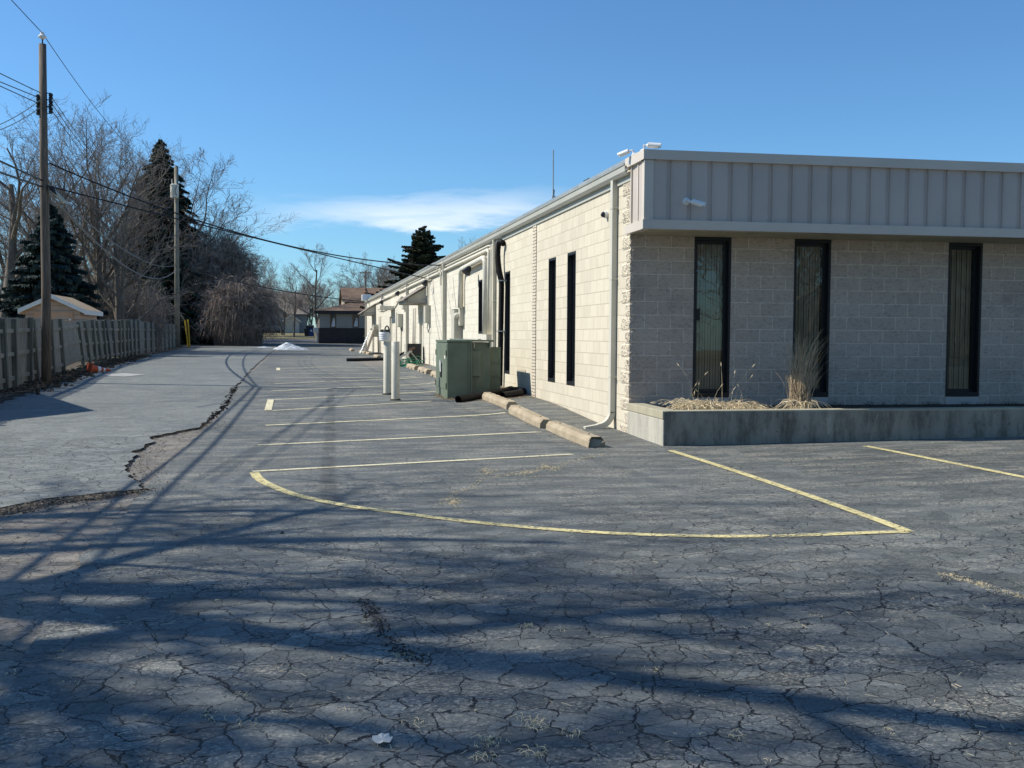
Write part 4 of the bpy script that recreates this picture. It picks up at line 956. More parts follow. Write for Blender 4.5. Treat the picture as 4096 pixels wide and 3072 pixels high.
for xx in (3.69, 4.05):
    mb = MB(); mb.box((xx - .012, 22.07, 1.27), (xx + .012, 22.12, 1.37)).tube([(xx, 22.06, 1.36), (xx, 22.05, 1.30), (xx, 22.07, 1.26)], .014, 6); part(T, 'lifting_lug', mb, M['boxmetal'])
mb = MB()
for k_ in range(12): mb.box((4.064, 22.43 + k_ * .07, .2), (4.33, 22.442 + k_ * .07, 1.27))
mb.box((4.062, 22.35, zb), (4.335, 22.39, 1.275)); part(T, 'cooling_fins', mb, GM)
mb = MB()
for zz in (.33, .63, .93): mb.box((4.063, 22.33, zz), (4.338, 22.348, zz + .035))
part(T, 'fin_brace', mb, GM)
# black drain pipes
mb = MB(); a = G(*P3(1085, 1235)); a = Vector((3.18, 20.95, g(3.18, 20.95) + .085)); b = Vector((4.55, 22.35, g(4.55, 22.3) + .09))
e = empty('drain_pipe', a, 'fat black plastic drain pipe lying in front of the green cabinet, open end showing', 'pipe')
mb.tube([a, a.lerp(b, .5), b], .078, 20, caps=False); mb.tube([a, a.lerp(b, .5), b], .07, 20, caps=False); part(e, 'pipe', mb, M['blackplastic'])
mb = MB(); mb.tube([b - (b - a) * .03, b + (b - a) * .03], .09, 20); mb.tube([b, b + Vector((.18, -.05, 0)), b + Vector((.22, -.35, -.01))], .078, 16); part(e, 'elbow', mb, M['blackplastic'])
c1 = Vector((4.14, 21.15, g(4.14, 21.15) + .08)); c2 = Vector((4.62, 21.55, g(4.62, 21.5) + .085)); mb = MB(); mb.tube([c1, c2, c2 + Vector((.08, .4, .01))], .075, 18, caps=False); mb.tube([c1, c2], .067, 18, caps=False)
solo('drain_pipe', mb, M['blackplastic'], 'short black drain pipe stub against the cream wall', 'pipe')
a = G(*P4(1475, 328)); a = Vector((2.08, 47.1, g(2.08, 47.1) + .075)); b = Vector((3.75, 46.9, g(3.75, 46.9) + .08))
mb = MB(); mb.tube([a, a.lerp(b, .5) + Vector((0, .02, 0)), b], .085, 14)
solo('drain_pipe', mb, M['blackplastic'], 'long black corrugated pipe lying across the stall lines behind the bollards', 'pipe')
# little fridge, broken chair, hose
e = empty('mini_fridge', (4.2, 41.0, g(4.3, 41)), 'black mini fridge with a pale door standing by the white wall', 'fridge')
z0 = g(4.3, 41) + .01
mb = MB(); mb.box((4.20, 41.0, z0), (4.74, 41.75, z0 + .80)); part(e, 'body', mb, M['black'], bevel=.02)
mb = MB(); mb.box((4.13, 41.0, z0 + .45), (4.195, 41.75, z0 + .80)).box((4.13, 41.0, z0), (4.195, 41.75, z0 + .435)); part(e, 'door', mb, M['boxmetal'], bevel=.01)
z0 = g(4.2, 39.6)
e = empty('broken_chair', (4.2, 39.6, z0), 'broken grey frame chair lying against the black mini fridge', 'chair')
for p_, q_ in (((3.95, 39.9, z0 + .02), (4.15, 39.7, z0 + .55)), ((4.25, 39.3, z0 + .02), (4.02, 39.5, z0 + .42)), ((4.15, 39.7, z0 + .55), (4.52, 39.6, z0 + .10))):
    mb = MB(); mb.bar(p_, q_, .05, .04); part(e, 'leg', mb, M['boxmetal'])
mb = MB(); mb.bar((3.78, 39.6, z0 + .32), (4.22, 39.55, z0 + .56), .09, .07); mb.bar((3.70, 39.7, z0 + .26), (4.0, 39.6, z0 + .42), .07, .05); part(e, 'arm', mb, M['whitemetal'])
mb = MB(); mb.bar((4.12, 39.5, z0 + .60), (4.32, 39.5, z0 + .68), .10, .07); part(e, 'rail', mb, M['rust'])
mb = MB(); mb.box((4.2, 39.0, z0 + .01), (4.8, 39.5, z0 + .05)); part(e, 'seat', mb, M['rust'])
mb = MB(); rr = random.Random(21)
for k_ in range(15):
    c = Vector((3.62 + rr.uniform(0, .62), 37.9 + rr.uniform(0, .9), 0)); ra, rb = rr.uniform(.16, .42), rr.uniform(.12, .30); ph = rr.uniform(0, 6.28); tl = rr.uniform(-.5, .5); pts = []
    zb_ = .03 + rr.uniform(0, .20)
    for j in range(15):
        a_ = ph + j * .42; q = c + Vector((ra * math.cos(a_), rb * math.sin(a_), 0)); pts.append((q.x, q.y, g(q.x, q.y) + max(.035, zb_ + tl * ra * math.sin(a_ + ph) * .8)))
    mb.tube(pts, .013, 6)
solo('garden_hose', mb, M['hose'], 'tangled green garden hose heaped on the pavement before the fridge', 'hose', smooth=True)
# rubbish against the wall at the far end
z0 = g(4.5, 66)
e = empty('old_ladder', (4.2, 64, z0), 'dirty wooden ladder leaning on the wall by the white sheet', 'ladder')
for dy in (0, .42):
    mb = MB(); mb.bar((3.95, 63.2 + dy, z0), (4.72, 65.4 + dy, z0 + 1.75), .10, .06); part(e, 'rail', mb, M['bark'])
for k_ in range(6):
    t = (k_ + .6) / 6.5; a = Vector((3.95, 63.2, z0)).lerp(Vector((4.72, 65.4, z0 + 1.75)), t); mb = MB(); mb.bar(a, a + Vector((0, .42, 0)), .05, .04); part(e, 'rung', mb, M['stop'])
mb = MB(); n = 14; V = []
for i in range(n + 1):
    t = i / n; wv = .05 * (i % 2)
    for s_ in (0, 1): V.append((3.72 + t * .62 + wv, 64.8 + t * .5 + s_ * 1.1, z0 + .0 + t * 1.35 + .03 * (i % 2)))
mb.add(V, [(2 * i, 2 * i + 1, 2 * i + 3, 2 * i + 2) for i in range(n)]); o = solo('corrugated_sheet', mb, M['white'], 'dirty white corrugated sheet leaning on the wall by the far door', 'sheet'); o.modifiers.new('s', 'SOLIDIFY').thickness = .03
mb = MB(); mb.lathe([(0, .14), (.25, .12), (.45, .04), (.5, 0)], (4.45, 61.2, g(4.45, 61.2)), 12); o = solo('tarp', mb, M['blackplastic'], 'crumpled black tarp at the foot of the wall', 'tarp')
# traffic cone on its side
a = Vector((-6.35, 33.9, g(-6.35, 33.9) + .16)); d_ = Vector((.80, .55, -.10)).normalized()
e = empty('traffic_cone', a, 'orange traffic cone with white bands lying on its side by the fence', 'traffic cone')
mb = MB(); L_ = .68
mb.tube([a + d_ * .03, a + d_ * L_], [.13, .028], 20, caps=False); part(e, 'cone', mb, M['orange'])
for t0, t1 in ((.34, .50), (.62, .72)):
    mb = MB(); rr_ = lambda t: .13 + (.028 - .13) * t + .003; mb.tube([a + d_ * (.03 + (L_ - .03) * t0), a + d_ * (.03 + (L_ - .03) * t1)], [rr_(t0), rr_(t1)], 20, caps=False); part(e, 'band', mb, M['white'])
u_ = d_.cross(Vector((0, 0, 1))).normalized(); v_ = u_.cross(d_); mb = MB()
mb.hexa([a + u_ * sx * .18 + v_ * sy * .17 + d_ * dd for dd in (0, .03) for sx, sy in ((-1, -1), (1, -1), (1, 1), (-1, 1))]); part(e, 'base', mb, M['orange'])
# leaf, stone
p = G(1300 + 355 / 1.548, 2000 + 1535 / 1.548); mb = MB(); rr = random.Random(2); V = [(p[0], p[1], g(p[0], p[1]) + .032)]
for k_ in range(16): a_ = k_ * 6.283 / 16; r_ = .032 * rr.uniform(.85, 1.1); V.append((p[0] + r_ * 1.1 * math.cos(a_), p[1] + r_ * 1.5 * math.sin(a_), g(p[0], p[1]) + .03 + rr.uniform(0, .012)))
mb.add(V, [(0, 1 + k_, 1 + (k_ + 1) % 16) for k_ in range(16)]); mb.tube([(p[0], p[1], .03), (p[0] - .03, p[1] + .03, .035)], .0012, 4)
solo('fallen_leaf', mb, M['leafpale'], 'pale round dry leaf on the cracked asphalt in the foreground', 'leaf')
for (px_, py_, lab, s_) in ((1126, 2144, 'small dark stone alone on the asphalt below the curved yellow line', .018), (688, 2947, 'dark pebble in the tree shadow at the lower left of the lot', .012), (2957, 2608, 'dark pebble on the cracked asphalt at the lower right', .013)):
    p = G(px_, py_); mb = MB(); rr = random.Random(px_); mb.lathe([(0, -.2 * s_), (s_ * .8, 0), (s_, s_ * .5), (s_ * .6, s_ * 1.1), (0, s_ * 1.2)], (p[0], p[1], g(p[0], p[1]) + .018), 7); solo('stone', mb, M['stone'], lab, 'stone')
# ------------------------------------------------------------------ fence
FE = empty('wooden_fence', (-6.5, 25, .2), 'long weathered grey wooden stockade fence leaning along the left of the lot', 'fence')
posts = [8.0, 10.4, 12.8, 15.2, 17.6, 20.1, 22.6, 25.15, 26.2, 28.2, 29.3, 32.1, 34.2, 39.4, 41.4, 42.8, 44.2, 45.7, 47.1, 48.6, 50.2, 51.6, 53.2, 54.8, 56.4, 58.2, 61.5, 64.5, 67.5, 70.5, 73.5, 76.5, 79.5, 82.5, 85.5]
TOP = lambda y: float(np.interp(y, [8, 25, 34, 37, 41, 60, 60.01, 86], [1.75, 1.86, 1.95, 1.90, 2.02, 2.32, 2.22, 2.28]))
rr = random.Random(17)
lean = {}
for i, y in enumerate(posts):
    z0 = g(fenceX(y), y); z1 = TOP(y) - (.03 if i % 3 else -.02); l = rr.uniform(-.02, .10) + (.10 if 38 < y < 50 else 0); lean[y] = l
    X_ = fenceX(y); dy = rr.uniform(-.05, .05) + (-.14 if 38 < y < 52 else 0)
    mb = MB(); a = Vector((X_ + .05, y - dy * .5, z0 - .1)); b = Vector((X_ + .05 - l, y + dy, z1)); mb.bar(a, b, .105, .105, up=(1, 0, 0)); part(FE, 'post', mb, M['fencepost'])
for i, (y0, y1) in enumerate(zip(posts, posts[1:])):
    mb = MB(); n = max(2, int((y1 - y0) / .105)); w_ = (y1 - y0) / n
    sag = 0.22 if (33 < y0 < 35) else 0
    for k_ in range(n):
        ya = y0 + k_ * w_; t = k_ / n; X_ = fenceX(ya); l = lean[y0] * (1 - t) + lean[y1] * t
        zb_ = g(X_, ya) + (.17 if 35 < ya < 50 else .05) + rr.uniform(-.02, .02) + (.10 * t if sag else 0); zt_ = TOP(ya) + rr.uniform(-.015, .02)
        xo = -.028
        mb.hexa([(X_ + xo, ya + .004, zb_), (X_ + xo + .018, ya + .004, zb_), (X_ + xo + .018, ya + w_ - .006, zb_), (X_ + xo, ya + w_ - .006, zb_),
                 (X_ + xo - l, ya + .022, zt_), (X_ + xo + .018 - l, ya + .022, zt_), (X_ + xo + .018 - l, ya + w_ - .024, zt_), (X_ + xo - l, ya + w_ - .024, zt_)])
    pn = part(FE, 'panel', mb, M['fence'])
    mb = MB()
    for fr_ in (.16, .50, .83):
        a = Vector((fenceX(y0) + .012 - lean[y0] * fr_, y0, g(fenceX(y0), y0) + fr_ * 1.65)); b = Vector((fenceX(y1) + .012 - lean[y1] * fr_, y1, g(fenceX(y1), y1) + fr_ * 1.65 + (.12 if sag else 0)))
        mb.bar(a + Vector((.012, 0, 0)), b + Vector((.012, 0, 0)), .05, .09)
    r_ = obj('rail', mesh('rail', mb, M['fence'])); r_.parent = pn
# ------------------------------------------------------------------ poles and wires
def along(x, y, X_, Y_):                                  # point over ground spot (same camera depth) for photo height y
    c = R.T @ (np.array([X_, Y_, 1.5]) - EYE); Z = c[2]; r = ray(x, y) * Z / F; return EYE + r
pb = Vector((-6.29, 28.1, .15)); pt = Vector(along(170, 177, -6.29, 28.1))
e = empty('utility_pole', pb, 'tall dark wooden utility pole in front of the near fence', 'utility pole')
mb = MB(); mb.tube([pb, pb.lerp(pt, .3) + Vector((.02, 0, 0)), pb.lerp(pt, .65), pt], [.122, .112, .10, .088], 20); part(e, 'shaft', mb, M['pole'], smooth=True)
mb = MB(); mb.tube([pt, pt + Vector((0, 0, .16))], .018, 8); part(e, 'top_pin', mb, M['black'])
mb = MB(); mb.lathe([(0, .12), (.03, .12), (.10, .17), (.10, .2), (.05, .25), (.045, .3), (0, .32)], pt, 16); part(e, 'insulator', mb, M['white'], label='white insulator cap on the pole top')
def onpole(x, y): return Vector(along(x, y, -6.29, 28.1))
for yy in (385, 412, 440):
    q = onpole(178, yy)
    for sx in (-1, 1):
        mb = MB(); c = q + Vector((sx * .15, 0, 0 if sx > 0 else -.05)); mb.lathe([(0, -.07), (.05, -.07), (.055, -.02), (.035, 0), (.055, .02), (.05, .07), (0, .07)], c, 12); mb.box((min(q.x, c.x) - .02, q.y - .02, c.z - .09), (max(q.x, c.x) + .02, q.y + .02, c.z - .075)).box((min(q.x, c.x) - .02, q.y - .02, c.z + .075), (max(q.x, c.x) + .02, q.y + .02, c.z + .09))
        part(e, 'insulator', mb, M['black'])
q = onpole(200, 760); mb = MB(); mb.hexa([q + Vector(v) for v in ((.0, -.07, .0), (.18, -.07, -.14), (.18, .07, -.14), (0, .07, 0), (-.02, -.07, .12), (.10, -.07, .06), (.10, .07, .06), (-.02, .07, .12))]); part(e, 'cable_closure', mb, M['black'])
mb = MB(); mb.tube([q + Vector((.12, 0, -.06)), q + Vector((.34, 0, -.30))], .055, 10); part(e, 'closure_tube', mb, M['boxmetal'])
pb2 = Vector((-9.22, 83.6, .4)); pt2 = Vector(along(705, 665, -9.22, 83.6))
e2 = empty('utility_pole', pb2, 'grey utility pole carrying a drum transformer at the end of the fence', 'utility pole')
mb = MB(); mb.tube([pb2, pb2.lerp(pt2, .5), pt2], [.20, .185, .155], 16); part(e2, 'shaft', mb, M['pole2'], smooth=True)
q = Vector(along(701, 795, -9.22, 83.6)) + Vector((0, -.45, 0)); mb = MB(); mb.lathe([(0, 0), (.28, 0), (.31, .04), (.31, .92), (.33, .93), (.33, 1.0), (.2, 1.06), (0, 1.07)], q, 24); tk = part(e2, 'drum_transformer', mb, M['whitemetal'])
mb = MB()
for dx in (-.18, .12): mb.tube([q + Vector((dx, 0, 1.0)), q + Vector((dx, 0, 1.45))], [.05, .03], 8)
b_ = obj('bushing', mesh('bushing', mb, M['whitemetal'])); b_.parent = tk; b_.location = -ORG(tk)
mb = MB(); mb.tube([q + Vector((.2, -.33, .9)), q + Vector((.1, -.36, .4)), q + Vector((.25, -.3, .1))], .02, 5); b_ = obj('lead_wire', mesh('lead_wire', mb, M['cable'])); b_.parent = tk; b_.location = -ORG(tk)
X3, Y3 = at_depth(608, 96); z3 = g(X3, Y3); t3 = Vector(along(606, 1042, X3, Y3))
mb = MB(); mb.tube([(X3, Y3, z3), t3], [.24, .20], 12); solo('utility_pole', mb, M['pole2'], 'short grey pole with loose cables among the trees behind the fence', 'utility pole', smooth=True)
X4, Y4 = at_depth(1462, 170); t4 = Vector(along(1462, 1085, X4, Y4))
e4 = empty('utility_pole', (X4, Y4, g(X4, Y4)), 'distant dark utility pole with a crossarm above the brown roof', 'utility pole')
mb = MB(); mb.tube([(X4, Y4, g(X4, Y4)), t4], [.2, .16], 10); part(e4, 'shaft', mb, M['pole']); mb = MB(); mb.bar(t4 + Vector((-1.0, 0, -.3)), t4 + Vector((1.0, 0, -.2)), .16, .16); part(e4, 'crossarm', mb, M['pole'])
def wire(a, b, sag, r, mat, label, group=None, n=28):
    a, b = Vector(a), Vector(b); pts = [a.lerp(b, i / n) - Vector((0, 0, 4 * sag * (i / n) * (1 - i / n))) for i in range(n + 1)]
    mb = MB(); mb.tube(pts, r, 5); return solo('overhead_wire', mb, M[mat], label, 'wire', group)
GRP = 'overhead wires strung from the poles'
wire(pt + Vector((0, 0, .28)), pt2, 1.3, .010, 'cable', 'single thin wire from the near pole top to the pole with the drum transformer', GRP)
wire(pt + Vector((0, 0, .28)), (-9.5, 6.0, 13.2), .35, .010, 'cable', 'single thin wire rising left from the white cap of the near pole', GRP)
for i, (yy, s_) in enumerate(((388, 'topmost'), (412, 'middle'), (440, 'lowest'))):
    wire(onpole(190, yy) + Vector((.1, 0, 0)), pt2 + Vector((0, 0, -1.5 - .4 * i)), 1.9, .009, 'cable', s_ + ' of the three black wires running from the pole insulators toward the far pole', GRP)
for i, (yy, yl, s_) in enumerate(((370, 282, 'topmost'), (392, 320, 'middle'), (416, 334, 'lowest'))):
    e_ = atY(-60, yl - 25, 24.5); wire(onpole(160, yy), e_ + (e_ - np.array(onpole(160, yy))) * 3.0, .05, .012, 'cable', s_ + ' of the three wires leaving the near pole insulators to the left edge', GRP)
for i, (yy, yl, s_) in enumerate(((395, 462, 'upper'), (425, 483, 'lower'))):
    a = onpole(168, yy); e_ = Vector(atY(-20, yl, 25.5)); wire(a, a + (e_ - a) * 2.2, .25, .010, 'cablegrey', s_ + ' slack grey service wire dropping left from the near pole insulators', GRP)
for i, (yy, yl, Yl, s_) in enumerate(((722, 644, 24.2, 'upper'), (747, 689, 23.9, 'lower'))):
    a = onpole(170, yy); e_ = Vector(atY(0, yl, Yl)); wire(a, a + (e_ - a) * 6.2, .0, .025, 'cable', s_ + ' thick telephone cable leaving the near pole to the left', GRP)
ma, mb_ = Vector((XW - .12, 35.2, 3.92)), Vector((XW - .15, 39.3, 3.70))
def wirepx(a, b, mid, r, mat, label, t=0.5):              # sag so that the wire passes photo height mid at fraction t
    a, b = Vector(a), Vector(b); p = a.lerp(b, t); c = R.T @ (np.array(p) - EYE); yy = CY - F * c[1] / c[2]
    sag = (mid - yy) * c[2] / F / (4 * t * (1 - t)); return wire(a, b, max(.05, sag), r, mat, label, GRP, 36)
def frac_at(a, b, xpix):
    lo, hi = 0.0, 1.0
    for _ in range(40):
        m = (lo + hi) / 2; p = Vector(a).lerp(Vector(b), m); c = R.T @ (np.array(p) - EYE)
        if CX + F * c[0] / c[2] < xpix: lo = m
        else: hi = m
    return lo
a = onpole(196, 652); wirepx(a, ma, 968, .020, 'cable', 'thick black cable sagging from the near pole to the upper mast on the building', frac_at(a, ma, 1091))
a = onpole(196, 745); wirepx(a, mb_, 974, .020, 'cable', 'thick black cable sagging from the near pole to the lower mast on the building', frac_at(a, mb_, 1128))
a = Vector(along(715, 1068, -9.22, 83.6)); b = Vector((XW, 77.0, 4.0)); wirepx(a, b, 1169, .035, 'cable', 'black cable from the drum transformer pole to the far gutter end', frac_at(a, b, 1164))
a = onpole(186, 760); b = Vector(along(704, 1081, -9.22, 83.6)); wirepx(a, b, 1040, .03, 'cablegrey', 'thick slack grey cable looping low between the two poles', frac_at(a, b, 466))
a = onpole(190, 752); b = Vector(along(700, 1062, -9.22, 83.6)); wirepx(a, b, 990, .024, 'cablegrey', 'slack grey cable looping just above the lowest one between the poles', frac_at(a, b, 482))
mb = MB(); mb.tube([t3 + Vector((.1, -.3, 0)), t3 + Vector((.9, -.4, -3.2)), t3 + Vector((2.6, -.4, -6.0))], .05, 5); mb.tube([t3 + Vector((.2, -.3, -7.5)), t3 + Vector((1.2, -.4, -9.4)), t3 + Vector((2.6, -.4, -11))], .06, 5)
solo('loose_cable', mb, M['cablegrey'], 'pale loose cable hanging from the short pole among the trees', 'cable')
e = empty('guard_tubes', (-8.4, 83.5, .45), 'pair of yellow guy wire guard tubes beside the grey pole', 'guard')
for p_, q_ in ((P6(1368, 1500), P6(1328, 1150)), (P6(1385, 1495), P6(1362, 1140))):
    a = Vector(along(p_[0], p_[1], -8.4, 83.0)); b = Vector(along(q_[0], q_[1], -8.4, 83.0)); mb = MB(); mb.tube([a, b], .055, 8); part(e, 'tube', mb, M['yellowtube'])
# ------------------------------------------------------------------ snow
def snowpile(name, px_l, px_r, px_top, label, seed):
    a, b = G(*px_l), G(*px_r); top = along(px_top[0], px_top[1], (a[0] + b[0]) / 2, (a[1] + b[1]) / 2)
    cx, cy = (a[0] + b[0]) / 2, (a[1] + b[1]) / 2; rx = abs(b[0] - a[0]) / 2; tx = (top[0] - cx) / rx; h = top[2] - g(cx, cy); mb = MB(); n = 46; r = random.Random(seed)
    ph = [r.uniform(0, 6) for _ in range(8)]
    for j in range(n + 1):
        for i in range(n + 1):
            u, v = -1 + 2 * i / n, -1 + 2 * j / n; d = math.hypot(u, v)
            dd = math.hypot(u - tx * (1 - min(1, d)), v); z = h * max(0, 1 - dd) ** 1.05 * (1 + .0)
            z += h * .10 * (math.sin(7 * u + ph[0] + 3 * v) * math.sin(9 * v + ph[1])) * max(0, 1 - d) + h * .05 * math.sin(23 * u + ph[2]) * math.sin(19 * v + ph[3]) * max(0, 1 - d) + r.uniform(-.012, .012) * (d < 1)
            if d >= 1: z = -.15
            X_, Y_ = cx + u * rx, cy + v * rx * .75; mb.v.append((X_, Y_, g(X_, Y_) + z))
    for j in range(n):
        for i in range(n): q = j * (n + 1) + i; mb.f.append((q, q + 1, q + n + 2, q + n + 1))
    solo(name, mb, M['snow'], label, 'snow pile', smooth=False)
snowpile('snow_pile', (1085, 1400), (1240, 1398), (1143, 1368), 'melting heap of dirty snow at the far end of the lot', 4)
snowpile('snow_pile', (1018, 1392), (1098, 1392), (1055, 1385), 'low flat patch of snow left of the big snow heap', 5)
mb = MB()
for (pts, h) in (([(420, 1502), (500, 1498), (585, 1504), (500, 1512), (430, 1510)], .043),):
    q = [gp(p) for p in pts]; base = len(mb.v); mb.v += [(x_, y_, g(x_, y_) + h) for x_, y_ in q]; mb.f.append(tuple(range(base, base + len(q))))
o = obj('salt_stain', mesh('salt_stain', mb, plain('pale_salt_stain', (0.33, 0.33, 0.32), .9, .2, 3))); o['kind'] = 'structure'
# ------------------------------------------------------------------ buildings behind
def gable(name, x0, x1, y0, y1, z0, ze, zr, wall, roof, label, over=.3, axis='y', cat='shed', trim=None, th=.12):
    e = empty(name, ((x0 + x1) / 2, y0, z0), label, cat)
    mb = MB(); mb.box((x0, y0, z0 - .6), (x1, y1, ze))
    if axis == 'y':
        xm = (x0 + x1) / 2
        for yy in (y0, y1): mb.add([(x0, yy, ze), (x1, yy, ze), (xm, yy, zr - .05)], [(0, 1, 2)])
        part(e, 'wall', mb, wall); mb = MB(); k = (zr - ze) / ((x1 - x0) / 2)
        for s_, xa in ((-1, x0), (1, x1)):
            xo = xa + s_ * over; zo = ze - k * over
            mb.hexa([(xm, y0 - over, zr), (xo, y0 - over, zo), (xo, y1 + over, zo), (xm, y1 + over, zr), (xm, y0 - over, zr + th), (xo, y0 - over, zo + th), (xo, y1 + over, zo + th), (xm, y1 + over, zr + th)])
        part(e, 'roof', mb, roof)
        if trim:
            mb = MB()
            for s_, xa in ((-1, x0), (1, x1)):
                xo = xa + s_ * (over + .02); zo = ze - k * over
                mb.hexa([(xm, y0 - over - .03, zr - .07), (xo, y0 - over - .03, zo - .07), (xo, y0 - over, zo - .07), (xm, y0 - over, zr - .07), (xm, y0 - over - .03, zr + th + .01), (xo, y0 - over - .03, zo + th + .01), (xo, y0 - over, zo + th + .01), (xm, y0 - over, zr + th + .01)])
                mb.box((min(xo, xo - s_ * .03), y0 - over, zo - .09), (max(xo, xo - s_ * .03), y1 + over, zo + th))
            part(e, 'bargeboard', mb, trim)
    else:
        ym = (y0 + y1) / 2
        for xx in (x0, x1): mb.add([(xx, y0, ze), (xx, y1, ze), (xx, ym, zr - .05)], [(0, 1, 2)])
        part(e, 'wall', mb, wall); mb = MB(); k = (zr - ze) / ((y1 - y0) / 2)
        for s_, ya in ((-1, y0), (1, y1)):
            yo = ya + s_ * over; zo = ze - k * over
            mb.hexa([(x0 - over, ym, zr), (x0 - over, yo, zo), (x1 + over, yo, zo), (x1 + over, ym, zr), (x0 - over, ym, zr + th), (x0 - over, yo, zo + th), (x1 + over, yo, zo + th), (x1 + over, ym, zr + th)])
        part(e, 'roof', mb, roof)
    return e
def winpart(e, P0, P1, z0, z1, y, frame, pane, fr=.07, out=-.04, shutter=None, name='window'):
    mb = MB(); mb.box((P0, y + out, z0), (P0 + fr, y + .02, z1)).box((P1 - fr, y + out, z0), (P1, y + .02, z1)).box((P0 + fr, y + out, z1 - fr), (P1 - fr, y + .02, z1)).box((P0 + fr, y + out, z0), (P1 - fr, y + .02, z0 + fr)).box((P0 + fr, y + out, (z0 + z1) / 2 - fr * .3), (P1 - fr, y + .02, (z0 + z1) / 2 + fr * .3))
    f = part(e, name, mb, frame); mb = MB(); mb.box((P0 + fr, y - .012, z0 + fr), (P1 - fr, y - .004, z1 - fr)); o = obj('pane', mesh('pane', mb, pane)); o.parent = f
    if shutter:
        for xa in (P0 - .5, P1 + .05):
            mb = MB(); mb.box((xa, y - .05, z0), (xa + .45, y - .005, z1)); o = obj('shutter', mesh('shutter', mb, shutter)); o.parent = f
def PZ(px_, py_, Y_): p = atY(px_, py_, Y_); return float(p[0]), float(p[2])
# peach garden shed behind the fence
Ys = 46.0
xl, ze = PZ(*P5(375, 320), Ys); xr, _ = PZ(*P5(1180, 320), Ys); xm, zr = PZ(*P5(780, 140), Ys); zg = g(-14, Ys)
sh = gable('garden_shed', xl, xr, Ys, Ys + 3.6, zg, ze, zr, M['siding_tan'], M['shingle2'], 'peach clapboard garden shed with white eaves behind the wooden fence', .22, trim=M['whitepaint'], th=.10)
xa, za = PZ(*P5(505, 360), Ys); xb, _ = PZ(*P5(1075, 360), Ys)
mb = MB(); mb.box((xa, Ys - .05, zg), (xb, Ys - .005, za)); dr = part(sh, 'door', mb, M['doorpeach'])
mb = MB(); mm = (xa + xb) / 2
for c0, c1 in ((xa + .16, mm - .12), (mm + .12, xb - .16)): mb.box((c0, Ys - .07, zg + .2), (c1, Ys - .052, za - .18))
o = obj('door_panel', mesh('door_panel', mb, M['siding_tan'])); o.parent = dr
for c in (xa + .1, xb - .1):
    mb = MB(); mb.box((c - .05, Ys - .08, za - .34), (c + .03, Ys - .055, za - .26)); o = obj('hinge', mesh('hinge', mb, M['white'])); o.parent = dr
mb = MB(); mb.box((xl, Ys - .02, zg), (xl + .09, Ys, ze)).box((xr - .09, Ys - .02, zg), (xr, Ys, ze)); part(sh, 'corner_board', mb, M['siding_tan'])
# brown-roofed house beyond the lot
Yh = 97.0
x0, zev = PZ(*PF(1045, 948), Yh); _, zbase = PZ(*PF(1045, 1290), Yh); _, zbr = PZ(*PF(1045, 1137), Yh); xe, _ = PZ(*PF(985, 940), Yh); x1 = x0 + 16
H = empty('brown_roof_house', (x0, Yh, zbase), 'cream clapboard house with brown shingle hip roof and dark brick base', 'house')
mb = MB(); mb.box((x0, Yh, zbr), (x1, Yh + 9, zev)); part(H, 'wall', mb, M['siding_cream'])
mb = MB(); mb.box((x0 - .06, Yh - .06, zbase - 1), (x1, Yh + 9, zbr)); part(H, 'brick_base', mb, M['darkbrick'])
_, zap = PZ(*PF(1240, 838), Yh + 4.5); ov = x0 - xe
mb = MB(); yo = Yh - ov * .9; zt_ = zev + .02
ym = Yh + 4.6
mb.add([(xe, yo, zt_), (x1 + 1, yo, zt_), (x1 + 1, ym, zap), (x0 + 3.8, ym, zap), (xe, Yh + 10, zt_), (x1 + 1, Yh + 10, zt_)], [(0, 1, 2, 3), (0, 3, 4), (3, 2, 5, 4)])
part(H, 'roof', mb, M['shingle'])
mb = MB(); mb.box((xe, yo, zt_ - .30), (x1 + 1, yo + .06, zt_ - .004)).box((xe, yo + .06, zt_ - .30), (xe + .06, Yh + 10, zt_ - .004)).box((xe + .06, yo + .06, zt_ - .12), (x1 + 1, Yh, zt_ - .06)); part(H, 'fascia', mb, plain('dark_brown_trim', (.05, .04, .035), .7))
Yu = Yh + 4.0
xg, zrg = PZ(*PF(1275, 690), Yu + 4.5); _, zlow = PZ(*PF(1275, 840), Yu); x2 = xg + 16
mb = MB(); mb.add([(xg, Yu - .3, zlow - .1), (x2, Yu - .3, zlow - .1), (x2, Yu + 4.5, zrg), (xg, Yu + 4.5, zrg), (xg, Yu + 9.3, zlow - .1), (x2, Yu + 9.3, zlow - .1)], [(0, 1, 2, 3), (3, 2, 5, 4)])
part(H, 'upper_roof', mb, M['shingle'])
mb = MB(); mb.add([(xg + .25, Yu, zlow - 2), (xg + .25, Yu + 9, zlow - 2), (xg + .25, Yu + 9, zlow), (xg + .25, Yu + 4.5, zrg - .15), (xg + .25, Yu, zlow)], [(0, 1, 2, 3, 4)]); part(H, 'upper_gable', mb, M['siding_cream'])
for a_, b_ in ((1162, 1230), (1412, 1481)):
    wx0, wz1 = PZ(*PF(a_, 965), Yh); wx1, wz0 = PZ(*PF(b_, 1137), Yh); winpart(H, wx0, wx1, wz0 + .02, wz1, Yh, M['rust'], M['darkglass'], .07)
    mb = MB(); mb.add([(wx0 + .1, Yh - .015, wz0 + .12), (wx1 - .1, Yh - .015, wz0 + .12), (wx1 - .12, Yh - .015, wz0 + .8), (wx1 - .2, Yh - .015, wz1 - .5), (wx0 + .3, Yh - .015, wz0 + .9)], [(0, 1, 2, 3, 4)]); part(H, 'curtain', mb, M['whitepaint'])
e = empty('gas_meter', (x0 - .3, Yh, zbase), 'pale gas meter and pipes at the corner of the brown roofed house', 'meter')
